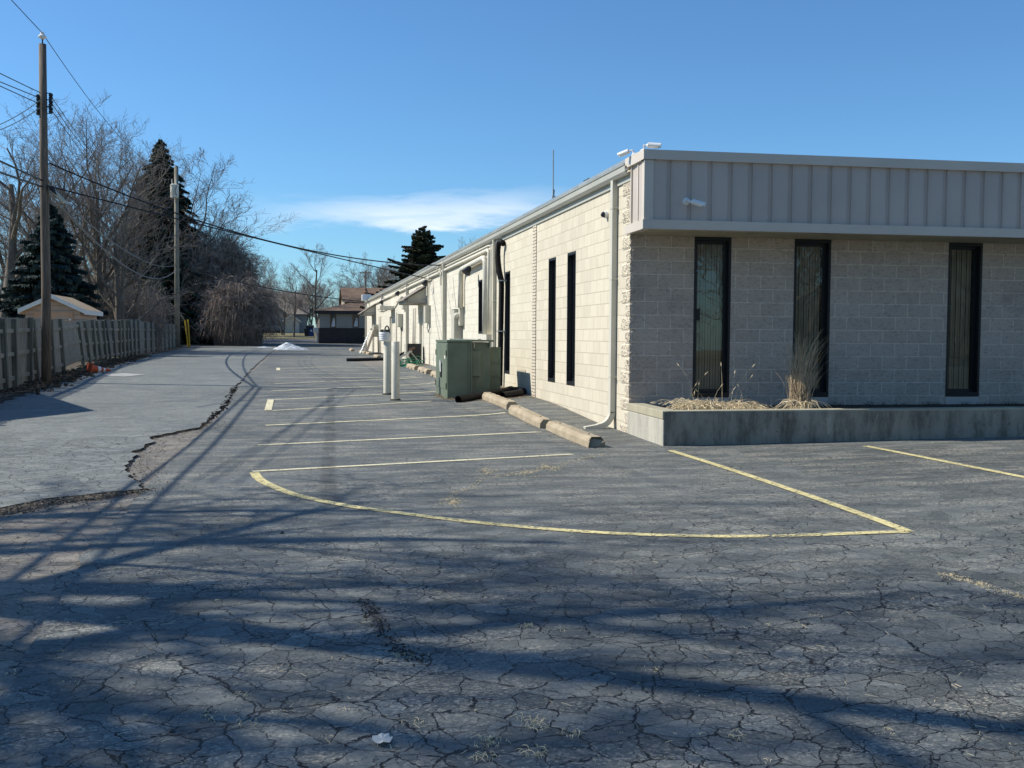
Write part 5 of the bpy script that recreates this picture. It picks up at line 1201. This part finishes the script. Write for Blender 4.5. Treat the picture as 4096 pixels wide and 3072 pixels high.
mb = MB(); mb.tube([(x0 - .25, Yh - .1, zbase), (x0 - .25, Yh - .1, zbase + 1.6)], .09, 8); part(e, 'riser', mb, M['whitemetal'])
mb = MB(); mb.box((x0 - .55, Yh - .3, zbase + .8), (x0 - .12, Yh, zbase + 1.3)); part(e, 'housing', mb, M['whitemetal'], bevel=.03)
# grey house and small white shed on the rise
Yg = 150.0; P7 = lambda x, y: (1000 + x / 4.74, 1050 + y / 4.74)
gx1, gzr = PZ(*P7(1082, 575), Yg + 5); gx0, _ = PZ(*P7(-250, 575), Yg + 5); _, gze = PZ(*P7(500, 965), Yg); _, gzb = PZ(*P7(500, 1285), Yg)
GH = gable('grey_house', gx0, gx1, Yg, Yg + 10, gzb, gze, gzr, M['siding_grey'], M['shingle3'], 'grey two part house with a broad shingle roof behind bare trees on the rise', .3, axis='x', cat='house')
wx, wz1 = PZ(*P7(425, 1080), Yg); wx2, wz0 = PZ(*P7(505, 1200), Yg); winpart(GH, wx, wx2, wz0, wz1, Yg, M['whitepaint'], M['darkglass'], .12, shutter=M['greybin'])
cx0, cz = PZ(*P7(200, 640), Yg - 6); cxl, _ = PZ(*P7(-180, 960), Yg - 6); cxr, cze = PZ(*P7(640, 960), Yg - 6)
mb = MB(); mb.box((cxl, Yg - 6, gzb), (cxr, Yg, cze)); mb.add([(cxl, Yg - 6, cze), (cxr, Yg - 6, cze), ((cxl + cxr) / 2, Yg - 6, cz)], [(0, 1, 2)]); part(GH, 'wing', mb, M['siding_grey'])
mb = MB(); cm = (cxl + cxr) / 2
for s_, xx in ((-1, cxl - .5), (1, cxr + .5)): mb.hexa([(cm, Yg - 6.5, cz), (xx, Yg - 6.5, cze - .3), (xx, Yg + 4, cze - .3), (cm, Yg + 4, cz), (cm, Yg - 6.5, cz + .25), (xx, Yg - 6.5, cze - .05), (xx, Yg + 4, cze - .05), (cm, Yg + 4, cz + .25)])
part(GH, 'wing_roof', mb, M['shingle3'])
for a_, b_ in ((50, 100), (120, 190), (210, 270)):
    wx, wz1 = PZ(*P7(a_, 790), Yg - 6); wx2, wz0 = PZ(*P7(b_, 910), Yg - 6); winpart(GH, wx, wx2, wz0, wz1, Yg - 6, M['whitepaint'], M['darkglass'], .12)
Yw = 143.0
sx0, sze = PZ(*P7(640, 1100), Yw); sx1, _ = PZ(*P7(932, 1100), Yw); sxm, szr = PZ(*P7(770, 995), Yw); _, szb = PZ(*P7(700, 1320), Yw)
WS = gable('white_shed', sx0, sx1, Yw, Yw + 4, szb, sze, szr, M['siding_white'], M['shingle3'], 'small white barn shed with a double door on the lawn beyond the lot', .25, trim=M['whitepaint'], th=.08)
dx0, dz = PZ(*P7(695, 1120), Yw); dx1, _ = PZ(*P7(800, 1120), Yw); mb = MB(); mb.box((dx0, Yw - .06, szb), (dx1, Yw - .005, dz)); part(WS, 'door', mb, M['boxmetal'])
# unseen garage left of the lot: casts the pointed shadow on the asphalt
gable('garage', -14.0, -8.25, 17.2, 25.0, .2, 2.45, 4.25, M['siding_white'], M['shingle3'], 'white gabled garage behind the fence, left of the lot', .25, axis='x', cat='garage')
# bins
def bin_(xp, yb, ht, mat, label, wpx):
    Y_ = 119.0; c, zb_ = PZ(xp, yb, Y_); w_ = wpx / F * Y_ / 2; _, zt_ = PZ(xp, yb - ht, Y_)
    e = empty('wheelie_bin', (c, Y_, zb_), label, 'bin', 'bins beside the brown roofed house'); mb = MB()
    mb.hexa([(c - w_ * .8, Y_, zb_), (c + w_ * .8, Y_, zb_), (c + w_ * .8, Y_ + .7, zb_), (c - w_ * .8, Y_ + .7, zb_), (c - w_, Y_ - .05, zt_ - .1), (c + w_, Y_ - .05, zt_ - .1), (c + w_, Y_ + .8, zt_ - .1), (c - w_, Y_ + .8, zt_ - .1)]); part(e, 'body', mb, mat)
    mb = MB(); mb.hexa([(c - w_ * 1.05, Y_ - .1, zt_ - .097), (c + w_ * 1.05, Y_ - .1, zt_ - .097), (c + w_ * 1.05, Y_ + .85, zt_ - .097), (c - w_ * 1.05, Y_ + .85, zt_ - .097), (c - w_ * .9, Y_, zt_), (c + w_ * .9, Y_, zt_), (c + w_ * .9, Y_ + .8, zt_ + .05), (c - w_ * .9, Y_ + .8, zt_ + .05)]); part(e, 'lid', mb, mat)
    return e, c, Y_, zb_, zt_
e, c, Y_, zb_, zt_ = bin_(1245, 1345, 34, M['blue'], 'blue wheelie bin with a pale round mark, beside the house corner', 27)
mb = MB(); mb.add([(c - .07, Y_ - .09, zt_ - .42), (c + .07, Y_ - .09, zt_ - .42), (c + .10, Y_ - .085, zt_ - .30), (c, Y_ - .08, zt_ - .2), (c - .10, Y_ - .085, zt_ - .30)], [(0, 1, 2, 3, 4)]); part(e, 'round_mark', mb, M['white'])
bin_(1227, 1345, 33, M['greybin'], 'dark bin standing left of the blue bin', 20)
bin_(1240, 1328, 26, M['greybin'], 'black covered bin behind the blue bin', 32)
# ------------------------------------------------------------------ trees
def rot_about(v, ax, a):
    return v * math.cos(a) + ax.cross(v) * math.sin(a) + ax * (ax.dot(v)) * (1 - math.cos(a))
def bare_tree(seed, H, r0, style='vase', dens=1.0, levels=4, stems=1, lowest=.25, twigr=.008):
    rr = random.Random(seed); tr, cr_ = MB(), MB()
    def grow(p, d, L, r, lev, mb):
        n = 5 if lev == 0 else (5 if lev == 1 else (4 if lev == 2 else (3 if lev == 3 else 2)))
        pts = [p.copy()]; rs = [r]; dd = d.copy()
        for i in range(n):
            wob = (.08, .16, .22, .3, .3)[lev]
            dd = (dd + Vector((rr.gauss(0, wob), rr.gauss(0, wob), rr.gauss(0, wob * .6) + (.03, .10, .13, .12, .10)[lev]))).normalized()
            p = p + dd * L / n; pts.append(p.copy()); rs.append(max(twigr * .6, r * (1 - (.62, .72, .75, .75, .7)[lev] * (i + 1) / n)))
        mb.tube(pts, rs, (10, 6, 4, 3, 3)[lev], caps=False)
        if lev >= levels: return
        k = int((9, 8, 7, 6)[lev] * dens * rr.uniform(.8, 1.2))
        for j in range(k):
            lo = lowest if lev == 0 else .2
            t = lo + (1 - lo) * (j + rr.random()) / k; t = min(.99, t); s = t * n; i = int(s); q = pts[i].lerp(pts[i + 1], s - i); rq = rs[i] + (rs[i + 1] - rs[i]) * (s - i)
            ax = dd.orthogonal().normalized(); ld = (pts[i + 1] - pts[i]).normalized(); ax = ld.orthogonal().normalized(); ax = rot_about(ax, ld, rr.uniform(0, 6.28))
            ang = rad(rr.uniform(*((22, 45) if style == 'vase' else (35, 62)))) if lev == 0 else rad(rr.uniform(25, 55))
            nd = rot_about(ld, ax, ang)
            cl = L * ((.85 if style == 'vase' else .62) if lev == 0 else .55) * (1 - .45 * t) * rr.uniform(.75, 1.2)
            if lev > 0: cl = L * .58 * (1 - .35 * t) * rr.uniform(.7, 1.2)
            grow(q, nd, cl, max(twigr, rq * (.62 if lev == 0 else .55)), lev + 1, cr_ if lev + 1 >= 2 else tr)
    for s_ in range(stems):
        a = 6.28 * s_ / max(1, stems) + seed; tilt = 0 if stems == 1 else rr.uniform(.10, .30)
        grow(Vector((0 if stems == 1 else .25 * math.cos(a), 0 if stems == 1 else .25 * math.sin(a), -.2)), Vector((math.cos(a) * tilt, math.sin(a) * tilt, 1)).normalized(), H * .80, r0 * rr.uniform(.8, 1.1), 0, tr)
    mz = max(v[2] for v in cr_.v); k = H / mz
    for m_ in (tr, cr_): m_.v = [(a * k, b * k, c * k) for a, b, c in m_.v]
    return mesh('trunk', tr, M['bark'], True), mesh('crown', cr_, M['twig'])
def place_tree(name, protos, x, y, z, s, rz, label, cat, group, mat=None):
    e = empty(name, (x, y, z), label, cat, group, rz); e.scale = (s, s, s) if not isinstance(s, tuple) else s
    for nm, me in zip(('trunk', 'crown'), protos):
        o = bpy.data.objects.new(nm, me); COL.objects.link(o); o.parent = e
        if mat and nm == 'crown':
            o.material_slots[0].link = 'OBJECT'; o.material_slots[0].material = mat
    return e
def pos_tree(px_, Z, ytop_px):
    X_, Y_ = at_depth(px_, Z); z = g(X_, Y_); t = along(px_, ytop_px, X_, Y_)[2]; return X_, Y_, z, t - z
TP = {'a': bare_tree(1, 14, .26, 'vase', .92, 4, 3, .15, .010), 'b': bare_tree(2, 13, .30, 'spread', .95, 4, 1, .22, .010), 'c': bare_tree(5, 12, .16, 'vase', 1.0, 4, 1, .2, .009),
      'd': bare_tree(8, 14, .24, 'vase', .98, 4, 2, .12, .010), 'e': bare_tree(13, 16, .34, 'spread', 1.0, 4, 1, .25, .012), 'f': bare_tree(21, 10, .12, 'spread', 1.0, 4, 4, .10, .010)}
PH = {'a': 14, 'b': 13, 'c': 12, 'd': 14, 'e': 16, 'f': 10}
tg = 'bare winter trees behind the fence'; tf = 'bare winter trees beyond the lot'
trees = [ # photo x (D), depth, photo top y (D), kind, label, group, width factor
    (10, 58, 290, 'b', 'spreading bare tree at the left edge, left of the near pole', tg, 1.1), (62, 74, 300, 'd', 'bare tree whose crown shows just left of the near pole', tg, .9),
    (150, 70, 262, 'c', 'slender bare tree just right of the near pole', tg, 1.0), (205, 62, 243, 'a', 'tallest bare multi-stemmed tree between the two poles', tg, .95),
    (262, 60, 268, 'd', 'stout bare tree with a dark forked trunk above the fence', tg, .95), (318, 100, 284, 'a', 'bare tree directly left of the tall brown spruce', tg, .8),
    (392, 100, 296, 'c', 'thin bare tree whose twigs reach right of the tall spruce', tg, 1.3), (120, 88, 400, 'f', 'low bare tree behind the blue spruce', tg, 1.3),
    (475, 104, 512, 'f', 'bushy bare tree rising behind the vine thicket', tg, 1.0), (440, 112, 470, 'f', 'bare tree just right of the drum transformer pole', tg, .9),
    (556, 132, 540, 'c', 'narrow pale bare tree left of the two slim ones beyond the lot', tf, 1.0), (588, 136, 552, 'c', 'slim bare tree above the grey house roof', tf, .8),
    (612, 128, 565, 'd', 'small bare tree in front of the grey house', tf, .8), (635, 118, 572, 'e', 'dark trunked street tree in front of the white shed', tf, .8),
    (688, 138, 524, 'e', 'large round bare elm above the gap between the houses', tf, 1.0), (772, 150, 572, 'd', 'small fan shaped bare tree left of the distant utility pole', tf, 1.0),
    (822, 150, 545, 'f', 'dense bare tree behind the brown roof', tf, 1.2), (850, 130, 556, 'f', 'bare tree tucked against the spruce behind the building', tf, 1.1),
    (1012, 120, 508, 'b', 'bare treetop showing over the gutter of the white building', tf, .8), (960, 130, 560, 'c', 'bare tree between the spruce and the building roof', tf, 1.0),
    (668, 150, 590, 'f', 'scrubby bare tree beside the blue bin', tf, .9), (530, 122, 560, 'f', 'bare scrub tree left of the grey house', tf, 1.2)]
for i, (dx, Z, ty, kd, lab, grp, wf) in enumerate(trees):
    X_, Y_, z, h = pos_tree(dx * 1.85172, Z, ty * 1.85172); s = h / PH[kd] * (1.07 if Z < 100 else 1.0)
    place_tree('bare_tree', TP[kd], X_, Y_, z, (s * wf * 1.12, s * wf * 1.12, s), i * 1.7, lab, 'tree', grp, M['twigfar'] if Z > 100 else (M['twigred'] if i in (2, 6) else None))
# large trees left of the frame whose shadows stripe the foreground, and trees behind the camera seen in the windows
TP['g'] = bare_tree(33, 15, .30, 'spread', .62, 3, 1, .28, .022); PH['g'] = 15
TP['h'] = bare_tree(37, 15, .26, 'vase', .6, 3, 2, .2, .022); PH['h'] = 15; TP['i'] = bare_tree(41, 15, .32, 'spread', .85, 4, 1, .25, .014); PH['i'] = 15
shade = [(-5.8, 7.7, 12, 'i', 1.4, 'bare tree just outside the left edge whose trunk shadow crosses the near corner'), (-11.0, 9.2, 14, 'b', .5, 'large bare tree left of the frame, second from the lot'), (-14.0, 12.0, 17, 'i', 2.0, 'tall bare tree further left of the frame'),
         (-9.0, 6.4, 12, 'c', 3.1, 'slim bare tree nearest the left of the camera')]
for X_, Y_, h, kd, rz, lab in shade: place_tree('bare_tree', TP[kd], X_, Y_, g(X_, Y_), h / PH[kd], rz, lab, 'tree', 'bare trees left of the frame')
behind = [(15, -10, 14, 'b', 'bare tree nearest behind the camera on the right'), (19, -15, 16, 'e', 'large bare tree behind the camera in line with the first window'), (22, -20, 14, 'a', 'multi-stemmed bare tree behind the camera near the large one'), (25, -13, 14, 'd', 'forked bare tree behind the camera in line with the second window'), (30, -18, 16, 'b', 'wide bare tree behind the camera further right'),
          (27, -26, 15, 'e', 'broad bare tree in the second row behind the camera'), (36, -14, 15, 'd', 'forked bare tree in line with the third window'), (41, -20, 16, 'e', 'big bare tree at the right end of the row behind the camera'), (38, -28, 14, 'a', 'bare tree in the second row at the right'), (17, -27, 15, 'b', 'bare tree in the second row at the left'), (12, -19, 13, 'd', 'bare tree left of the row behind the camera')]
for i, (X_, Y_, h, kd, lab) in enumerate(behind):
    place_tree('bare_tree', TP[kd], X_, Y_, g(X_, Y_), h / PH[kd], i * 2.1, lab, 'tree', 'bare trees behind the camera')
def spruce(seed, H, Rb, droop=.25, power=.8, gap=.36, base=.04, mat='needle', sparse=0):
    rr = random.Random(seed); tr, cr_ = MB(), MB(); tr.tube([(0, 0, -.3), (0, 0, H * .5), (0, 0, H * .99)], [.02 * H * .8, .012 * H, .02], 8)
    z = H * base; wl = 0
    while z < H * .985:
        t = z / H; R0 = Rb * (1 - t) ** power * rr.uniform(.82, 1.08) + .12; nb = max(5, int(6 + R0 * 5.5))
        for j in range(nb):
            a = 6.283 * (j + rr.uniform(-.35, .35)) / nb + wl; L = R0 * rr.uniform(.55, 1.25); zj = z; z = zj + rr.uniform(-.35, .35) * gap; rise = rr.uniform(-.12, .30) * (1 if t > .6 else .8)
            if rr.random() < sparse: z = zj; continue
            ca, sa = math.cos(a), math.sin(a); pts = []
            for i in range(5):
                u = i / 4; pts.append(Vector((ca * L * u, sa * L * u, z + L * (rise * u - droop * u * u * 1.6 + .14 * max(0, u - .6)))))
            tr.tube(pts, [.03 * (1 - u * .18) * (.4 + R0 * .25) for u in range(5)], 3, caps=False) if R0 > .5 else None
            z = zj; m = max(5, int(L / .10)); side = Vector((-sa, ca, 0))
            for k in range(m):
                u = (k + .4) / m
                if u < .12: continue
                s = u * 4; i = min(3, int(s)); q = pts[i].lerp(pts[i + 1], s - i); tl = (.10 + .34 * min(L, 1.8) * (1 - u) ** .6 * rr.uniform(.6, 1.1)); dirp = (pts[i + 1] - pts[i]).normalized()
                for sg in (-1, 1):
                    d = (side * sg * rr.uniform(.7, 1) + dirp * rr.uniform(.5, 1.0) + Vector((0, 0, rr.uniform(-.45, .08)))).normalized(); e_ = q + d * tl
                    wv = Vector((0, 0, 1)).cross(d).normalized() * .07 + Vector((0, 0, rr.uniform(-.05, .02)))
                    cr_.v += [tuple(q - wv), tuple(q + wv), tuple(e_ + wv * .5 - Vector((0, 0, .03))), tuple(e_ - wv * .5 - Vector((0, 0, .06)))]; b0 = len(cr_.v) - 4; cr_.f.append((b0, b0 + 1, b0 + 2, b0 + 3))
                    # hanging needles
                    h_ = rr.uniform(.10, .24); cr_.v += [tuple(q), tuple(e_), tuple(e_ - Vector((0, 0, h_))), tuple(q - Vector((0, 0, h_)))]; cr_.f.append((b0 + 4, b0 + 5, b0 + 6, b0 + 7))
        z += gap * (1 - .45 * t) * rr.uniform(.7, 1.3); wl += 1.1
    return mesh('trunk', tr, M['bark']), mesh('crown', cr_, M[mat])
for (dx, Z, ty, rb, seed, mat, dr_, lab, gap_, spx) in ((350, 91, 298, 6.8, 3, 'needle', .26, 'tall dark spruce behind the fence beside the drum transformer pole', .34, .03), (112, 53, 438, 3.3, 4, 'needleb', .14, 'broad bluish spruce behind the shed and the near pole', .26, .0),
        (912, 100, 487, 6.6, 6, 'needleo', .04, 'dark layered spruce rising behind the white building', .46, .12), (318, 88, 590, 3.0, 7, 'needle', .25, 'low dark evergreen at the foot of the tall spruce', .3, .1)):
    X_, Y_, z, h = pos_tree(dx * 1.85172, Z, ty * 1.85172); pr_ = spruce(seed, h, rb, dr_, .85, gap_, .05, mat, spx)
    place_tree('spruce_tree', pr_, X_, Y_, z, 1.0, seed, lab, 'tree', 'spruce trees around the lot')
# vine thicket and scrub
def thicket(seed, Rx, Ry, H, n, mat, lean=(0, 0), rw=.012, skirt=.9):
    rr = random.Random(seed); mb = MB()
    for _ in range(n):
        a = rr.uniform(0, 6.283); r0 = math.sqrt(rr.random()) * .75; bx_, by_ = r0 * Rx * math.cos(a), r0 * Ry * math.sin(a)
        a2 = a + rr.gauss(0, .6); out = rr.uniform(.25, 1.0) * skirt; top = H * rr.uniform(.35, 1.0) * (1 - .45 * r0); fall = rr.uniform(.1, 1.0) if rr.random() < .7 else 0
        pts = []; m = 9; jx, jy = 0, 0
        for i in range(m + 1):
            u = i / m; jx += rr.gauss(0, .05) * Rx * .35; jy += rr.gauss(0, .05) * Ry * .35
            zz = top * (math.sin(min(1, u * 1.5) * 1.5708)) - (top * fall * max(0, u - .55) ** 1.3 * 2.6) + rr.gauss(0, .05)
            pts.append((bx_ + jx + Rx * out * .8 * math.cos(a2) * u ** 1.5 + lean[0] * u * zz / H, by_ + jy + Ry * out * .8 * math.sin(a2) * u ** 1.5 + lean[1] * u, max(.02, zz)))
        r1 = rw * rr.uniform(.5, 1.8); mb.tube(pts, [r1 * (1 - .7 * i / m) for i in range(m + 1)], 3, caps=False)
        for _k in range(4):
            i = rr.randrange(3, m); p = Vector(pts[i]); d = Vector((rr.gauss(0, 1), rr.gauss(0, 1), rr.gauss(.1, .7))).normalized(); L = rr.uniform(.3, 1.2)
            mb.tube([p, p + d * L * .5 + Vector((0, 0, .05)), p + d * L - Vector((0, 0, L * .25 * rr.random()))], [r1 * .6, r1 * .45, r1 * .25], 3, caps=False)
    zs = sorted(v[2] for v in mb.v); k = H / zs[int(len(zs) * .985)]; mb.v = [(a, b, c * k) for a, b, c in mb.v]
    return mesh('thicket', mb, M[mat])
def put_thicket(me, px_, Z, label, s=(1, 1, 1), rz=0):
    X_, Y_ = at_depth(px_, Z); o = bpy.data.objects.new('vine_thicket', me); COL.objects.link(o); o.location = (X_, Y_, g(X_, Y_) - .05); o.scale = s; o.rotation_euler.z = rz
    tagp(o, label, 'thicket', 'leafless thickets and scrub'); return o
put_thicket(thicket(1, 3.6, 2.2, 9.2, 3000, 'vine', (.3, 0), .020), D((462, 0))[0], 91, 'great mound of tangled leafless vines beyond the fence end')
put_thicket(thicket(2, 2.6, 2.0, 5.2, 1700, 'vine', (.2, 0), .018, 1.1), D((515, 0))[0], 87, 'lower right flank of brown vines drooping to the asphalt')
put_thicket(thicket(3, 3.0, 2.0, 6.0, 1300, 'vine', (0, 0), .018), D((408, 0))[0], 99, 'vine tangle right behind the grey pole')
sc1 = thicket(4, 3.6, 2.2, 4.6, 420, 'twigfar', (0, 0), .014)
for i, (dx, Z, s, lab) in enumerate(((20, 70, 1.1, 'grey scrub at the left edge behind the fence'), (235, 64, .95, 'grey scrub behind the shed'), (290, 66, 1.0, 'grey brush in front of the tall spruce'), (175, 82, 1.3, 'scrub between the blue spruce and the forked tree'), (330, 92, 1.2, 'brush behind the low end of the fence'), (70, 84, 1.3, 'scrub behind the near pole'))):
    put_thicket(sc1, D((dx, 0))[0], Z, lab, (s, s, s), i)
# far tree line as one mass
rr = random.Random(77); me_t = [TP['f'][1], TP['c'][1], TP['d'][1], TP['b'][1]]
mbm = MB()
srcs = [(np.array([v.co[:] for v in me.vertices]), [tuple(p.vertices) for p in me.polygons]) for me in (TP['f'][1], TP['b'][1])]
k = 0
for i in range(16):
    x_ = -75 + i * 9.5 + rr.uniform(-3, 3); y_ = rr.uniform(165, 205); V, Fc = srcs[i % 2]; s = (11.5 + rr.uniform(-2, 2.5)) / V[:, 2].max() * (1.15 if x_ < -20 else .8); a = rr.uniform(0, 6.28); c_, s_ = math.cos(a), math.sin(a)
    Vn = np.stack([(V[:, 0] * c_ - V[:, 1] * s_) * s * 1.3 + x_, (V[:, 0] * s_ + V[:, 1] * c_) * s * 1.3 + y_, V[:, 2] * s + g(x_, y_)], 1); base = len(mbm.v); mbm.v += [tuple(v) for v in Vn.tolist()]; mbm.f += [tuple(q + base for q in f) for f in Fc[::1]]
for i in range(12):
    x_ = -10 + i * 8.5 + rr.uniform(-2, 2); y_ = rr.uniform(-46, -34); V, Fc = srcs[i % 2]; s = (13 + rr.uniform(-2, 2)) / V[:, 2].max(); a = rr.uniform(0, 6.28); c_, s_ = math.cos(a), math.sin(a)
    Vn = np.stack([(V[:, 0] * c_ - V[:, 1] * s_) * s * 1.3 + x_, (V[:, 0] * s_ + V[:, 1] * c_) * s * 1.3 + y_, V[:, 2] * s + g(x_, y_)], 1); base = len(mbm.v); mbm.v += [tuple(v) for v in Vn.tolist()]; mbm.f += [tuple(q + base for q in f) for f in Fc[::1]]
for i, (hx, hy, hs) in enumerate(((16, -30, 1.1), (26, -32, 1.2), (36, -30, 1.1))):
    q = bpy.data.objects.new('scrub', sc1); COL.objects.link(q); q.location = (hx, hy, g(hx, hy)); q.scale = (hs, hs, hs); q.rotation_euler.z = i * 1.3; tagp(q, 'grey leafless scrub in the hedgerow behind the camera', 'scrub', 'hedgerow scrub behind the camera')
o = obj('far_treeline', mesh('far_treeline', mbm, M['twigfar'])); tagp(o, 'grey band of bare woodland on the horizon', 'woods', None, 'stuff')
# ------------------------------------------------------------------ dry grass and weeds
def blades(mb, x, y, z, n, h, spread, r, lean=.5, head=0, rr=None, droop=.3, xr=None):
    for _ in range(n):
        a = rr.uniform(0, 6.283); d = spread * math.sqrt(rr.random()); bx_, by_ = x + d * math.cos(a), y + d * math.sin(a)
        if xr: by_ = min(max(by_, xr[0]), xr[1])
        a2 = rr.uniform(0, 6.283); H = h * rr.uniform(.4, 1.1); le = lean * rr.uniform(.1, 1) * H; pts = []
        for i in range(5):
            u = i / 4; pts.append((bx_ + le * math.cos(a2) * u * u, by_ + le * math.sin(a2) * u * u, z + H * (u - droop * lean * u * u * u)))
        mb.tube(pts, [r, r, r * .8, r * .6, r * .3], 3, caps=False)
        if head and rr.random() < head:
            p = Vector(pts[-1]); q = Vector(pts[-2]); dd = (p - q).normalized(); mb.tube([p - dd * .02, p + dd * .01, p + dd * .05], [r * .6, r * 3.2, r * .6], 5, caps=False)
rr = random.Random(31); mb = MB()
for k in range(60):
    u = .42 + rr.random() * 1.25; o_ = PO - .42 - rr.random() * .55; p = FP(u, o_); hh = (.16 + .26 * math.exp(-((u - .75) / .28) ** 2) + .16 * math.exp(-((u - 1.35) / .2) ** 2)) * rr.uniform(.5, 1.2)
    blades(mb, p[0], p[1], .46, 22, hh, .10, .0026, 1.1, .5, rr, .6)
for k in range(14):
    p = FP(.5 + rr.random() * 1.3, PO - .6); blades(mb, p[0], p[1], .46, 1, .72, .05, .0022, .5, 1, rr, .3)
solo('foxtail_grass', mb, M['straw'], 'low mat of pale dry foxtail grass at the left end of the planter', 'grass tuft')
mb = MB(); p = FP(2.28, .95); u0 = None
blades(mb, p[0], p[1], .46, 200, 1.25, .16, .0032, .45, 0, rr, .30); mbb = MB(); blades(mbb, p[0] - .02, p[1] - .10, .46, 110, .45, .17, .0048, 1.1, .1, rr, .9)
e = empty('ornamental_grass', (p[0], p[1], .46), 'tall clump of dry ornamental grass in the planter before the second window', 'grass clump')
part(e, 'stalks', mb, M['straw2']); part(e, 'broken_blades', mbb, M['straw'])
mb = MB(); rr = random.Random(41)
for k in range(150):
    u = 1.7 + rr.random() * 8; p = FP(u, .12 + rr.random() * 1.2); blades(mb, p[0], p[1], .46, 5, .07, .06, .002, 1.0, 0, rr, .4)
for k in range(60):
    u = 2.6 + rr.random() * 7; p = FP(u, .05 + rr.random() * .15); blades(mb, p[0], p[1], .46, 6, .12, .06, .003, 1.0, 0, rr, .4)
solo('planter_weeds', mb, M['moss'], 'dark short weeds growing along the wall in the planter', 'weeds', kind='stuff')
rr = random.Random(51); mb = MB()
def tuft(px_, n, h, sp, r=.0016): 
    p = G(*px_); blades(mb, p[0], p[1], g(p[0], p[1]) + .015, n, h, sp, r, 1.6, 0, rr, .8)
crackpath = [D(q) for q in ((1290, 985), (1270, 993), (1230, 1000), (1205, 1014), (1170, 1018), (1125, 1023), (1090, 1030), (1040, 1038), (1010, 1060), (975, 1075), (978, 1090), (990, 1105))]
for a, b in zip(crackpath, crackpath[1:]):
    for k in range(10):
        t = rr.random(); tuft((a[0] + (b[0] - a[0]) * t + rr.gauss(0, 6), a[1] + (b[1] - a[1]) * t + rr.gauss(0, 3)), 6, .035, .035)
for q in ((1140, 1027), (1060, 1023), (980, 1090), (1185, 1015)):
    for k in range(16): c = D(q); tuft((c[0] + rr.gauss(0, 22), c[1] + rr.gauss(0, 8)), 7, .05, .05)
for (x_, y_, n, h) in ((1300 + 1230 / 1.548, 2000 + 800 / 1.548, 14, .05), (1300 + 1475 / 1.548, 2000 + 820 / 1.548, 8, .04), (1300 + 980 / 1.548, 2000 + 1530 / 1.548, 26, .05), (1300 + 1060 / 1.548, 2000 + 1530 / 1.548, 14, .05), (1300 + 1270 / 1.548, 2000 + 1400 / 1.548, 30, .05), (1300 + 1290 / 1.548, 2000 + 1440 / 1.548, 20, .05),
                    (1300 + 1520 / 1.548, 2000 + 1480 / 1.548, 22, .045), (1300 + 1300 / 1.548, 2000 + 1590 / 1.548, 26, .05), (1300 + 990 / 1.548, 2000 + 1620 / 1.548, 24, .045), (1300 + 530 / 1.548, 2000 + 1400 / 1.548, 14, .04), (1000, 2920, 10, .05), (840, 2880, 16, .045), (1130, 2690, 14, .035), (960, 2800, 12, .03), (300, 2735, 8, .03),
                    (1300 + 490 / 1.548, 2000 + 990 / 1.548, 26, .035), (1300 + 2020 / 1.548, 2690, 10, .035), (2700 + 880 / 1.548, 2480, 12, .035), (2700 + 370 / 1.548, 2960, 14, .04), (2700 + 1300 / 1.548, 2950, 12, .03), (950 + 330 / 3.403, 1350 + 920 / 3.403, 14, .05), (950 + 425 / 3.403, 1350 + 770 / 3.403, 10, .07), (950 + 1165 / 3.403, 1350 + 555 / 3.403, 14, .06), (1900 + 1200 / 2.37, 1200 + 1480 / 2.37, 30, .04)):
    tuft((x_, y_), n, h, .05)
for k in range(60):
    t = rr.random(); a, b = (3765, 2305), (4110, 2420); tuft((a[0] + (b[0] - a[0]) * t + rr.gauss(0, 5), a[1] + (b[1] - a[1]) * t ** 1.0 * .9 + rr.gauss(0, 6)), 6, .03, .04)
for k in range(70): tuft((rr.uniform(0, 4096), rr.uniform(2150, 3072)), 3, .03, .03)
for k in range(80):                                          # loose straws lying flat
    p = G(rr.uniform(200, 4096), rr.uniform(2100, 3060)); a = rr.uniform(0, 3.14); L = rr.uniform(.01, .05); z = g(p[0], p[1]) + .024; mb.tube([(p[0], p[1], z), (p[0] + L * math.cos(a), p[1] + L * math.sin(a), z + .004)], .0012, 3)
solo('crack_weeds', mb, M['straw'], 'dry straw weeds sprouting from the asphalt cracks', 'weeds', kind='stuff')
rr = random.Random(61); mb = MB()
for k in range(260):
    y_ = rr.uniform(22.3, 24.6); x_ = rr.uniform(4.5, 4.84) if rr.random() < .6 else rr.uniform(3.0, 3.25); y_ = y_ if x_ > 4 else rr.uniform(21.7, 23.6)
    blades(mb, x_, y_, g(x_, y_) + .01, 4, .09, .05, .003, 1.2, 0, rr, .6)
for k in range(200):
    x_ = rr.uniform(3.5, 4.8); y_ = rr.uniform(20.9, 22.0); blades(mb, x_, y_, g(x_, y_) + .01, 3, .05, .06, .003, 1.5, 0, rr, .6)
for sx, sy, L, br, lab in stops[:3]:
    for k in range(60): y_ = sy + rr.random() * L; blades(mb, sx - .15 + rr.gauss(0, .02), y_, g(sx, y_) + .015, 2, .03, .02, .002, 1.5, 0, rr, .6)
for k in range(160):
    y_ = rr.uniform(15, 21); blades(mb, 4.80, y_, g(4.8, y_) + .01, 2, .035, .03, .002, 1.5, 0, rr, .6)
solo('wall_foot_weeds', mb, M['straw2'], 'dry brown weeds at the foot of the wall and cabinet', 'weeds', kind='stuff')
rr = random.Random(71); mb = MB()
for k in range(900):
    y_ = rr.uniform(10, 84); x_ = fenceX(y_) + rr.uniform(.05, .55); blades(mb, x_, y_, g(x_, y_) + .03, 3, .10, .10, .005, 1.5, 0, rr, .6)
solo('fence_foot_grass', mb, M['straw2'], 'dead grass along the foot of the wooden fence', 'grass', kind='stuff')
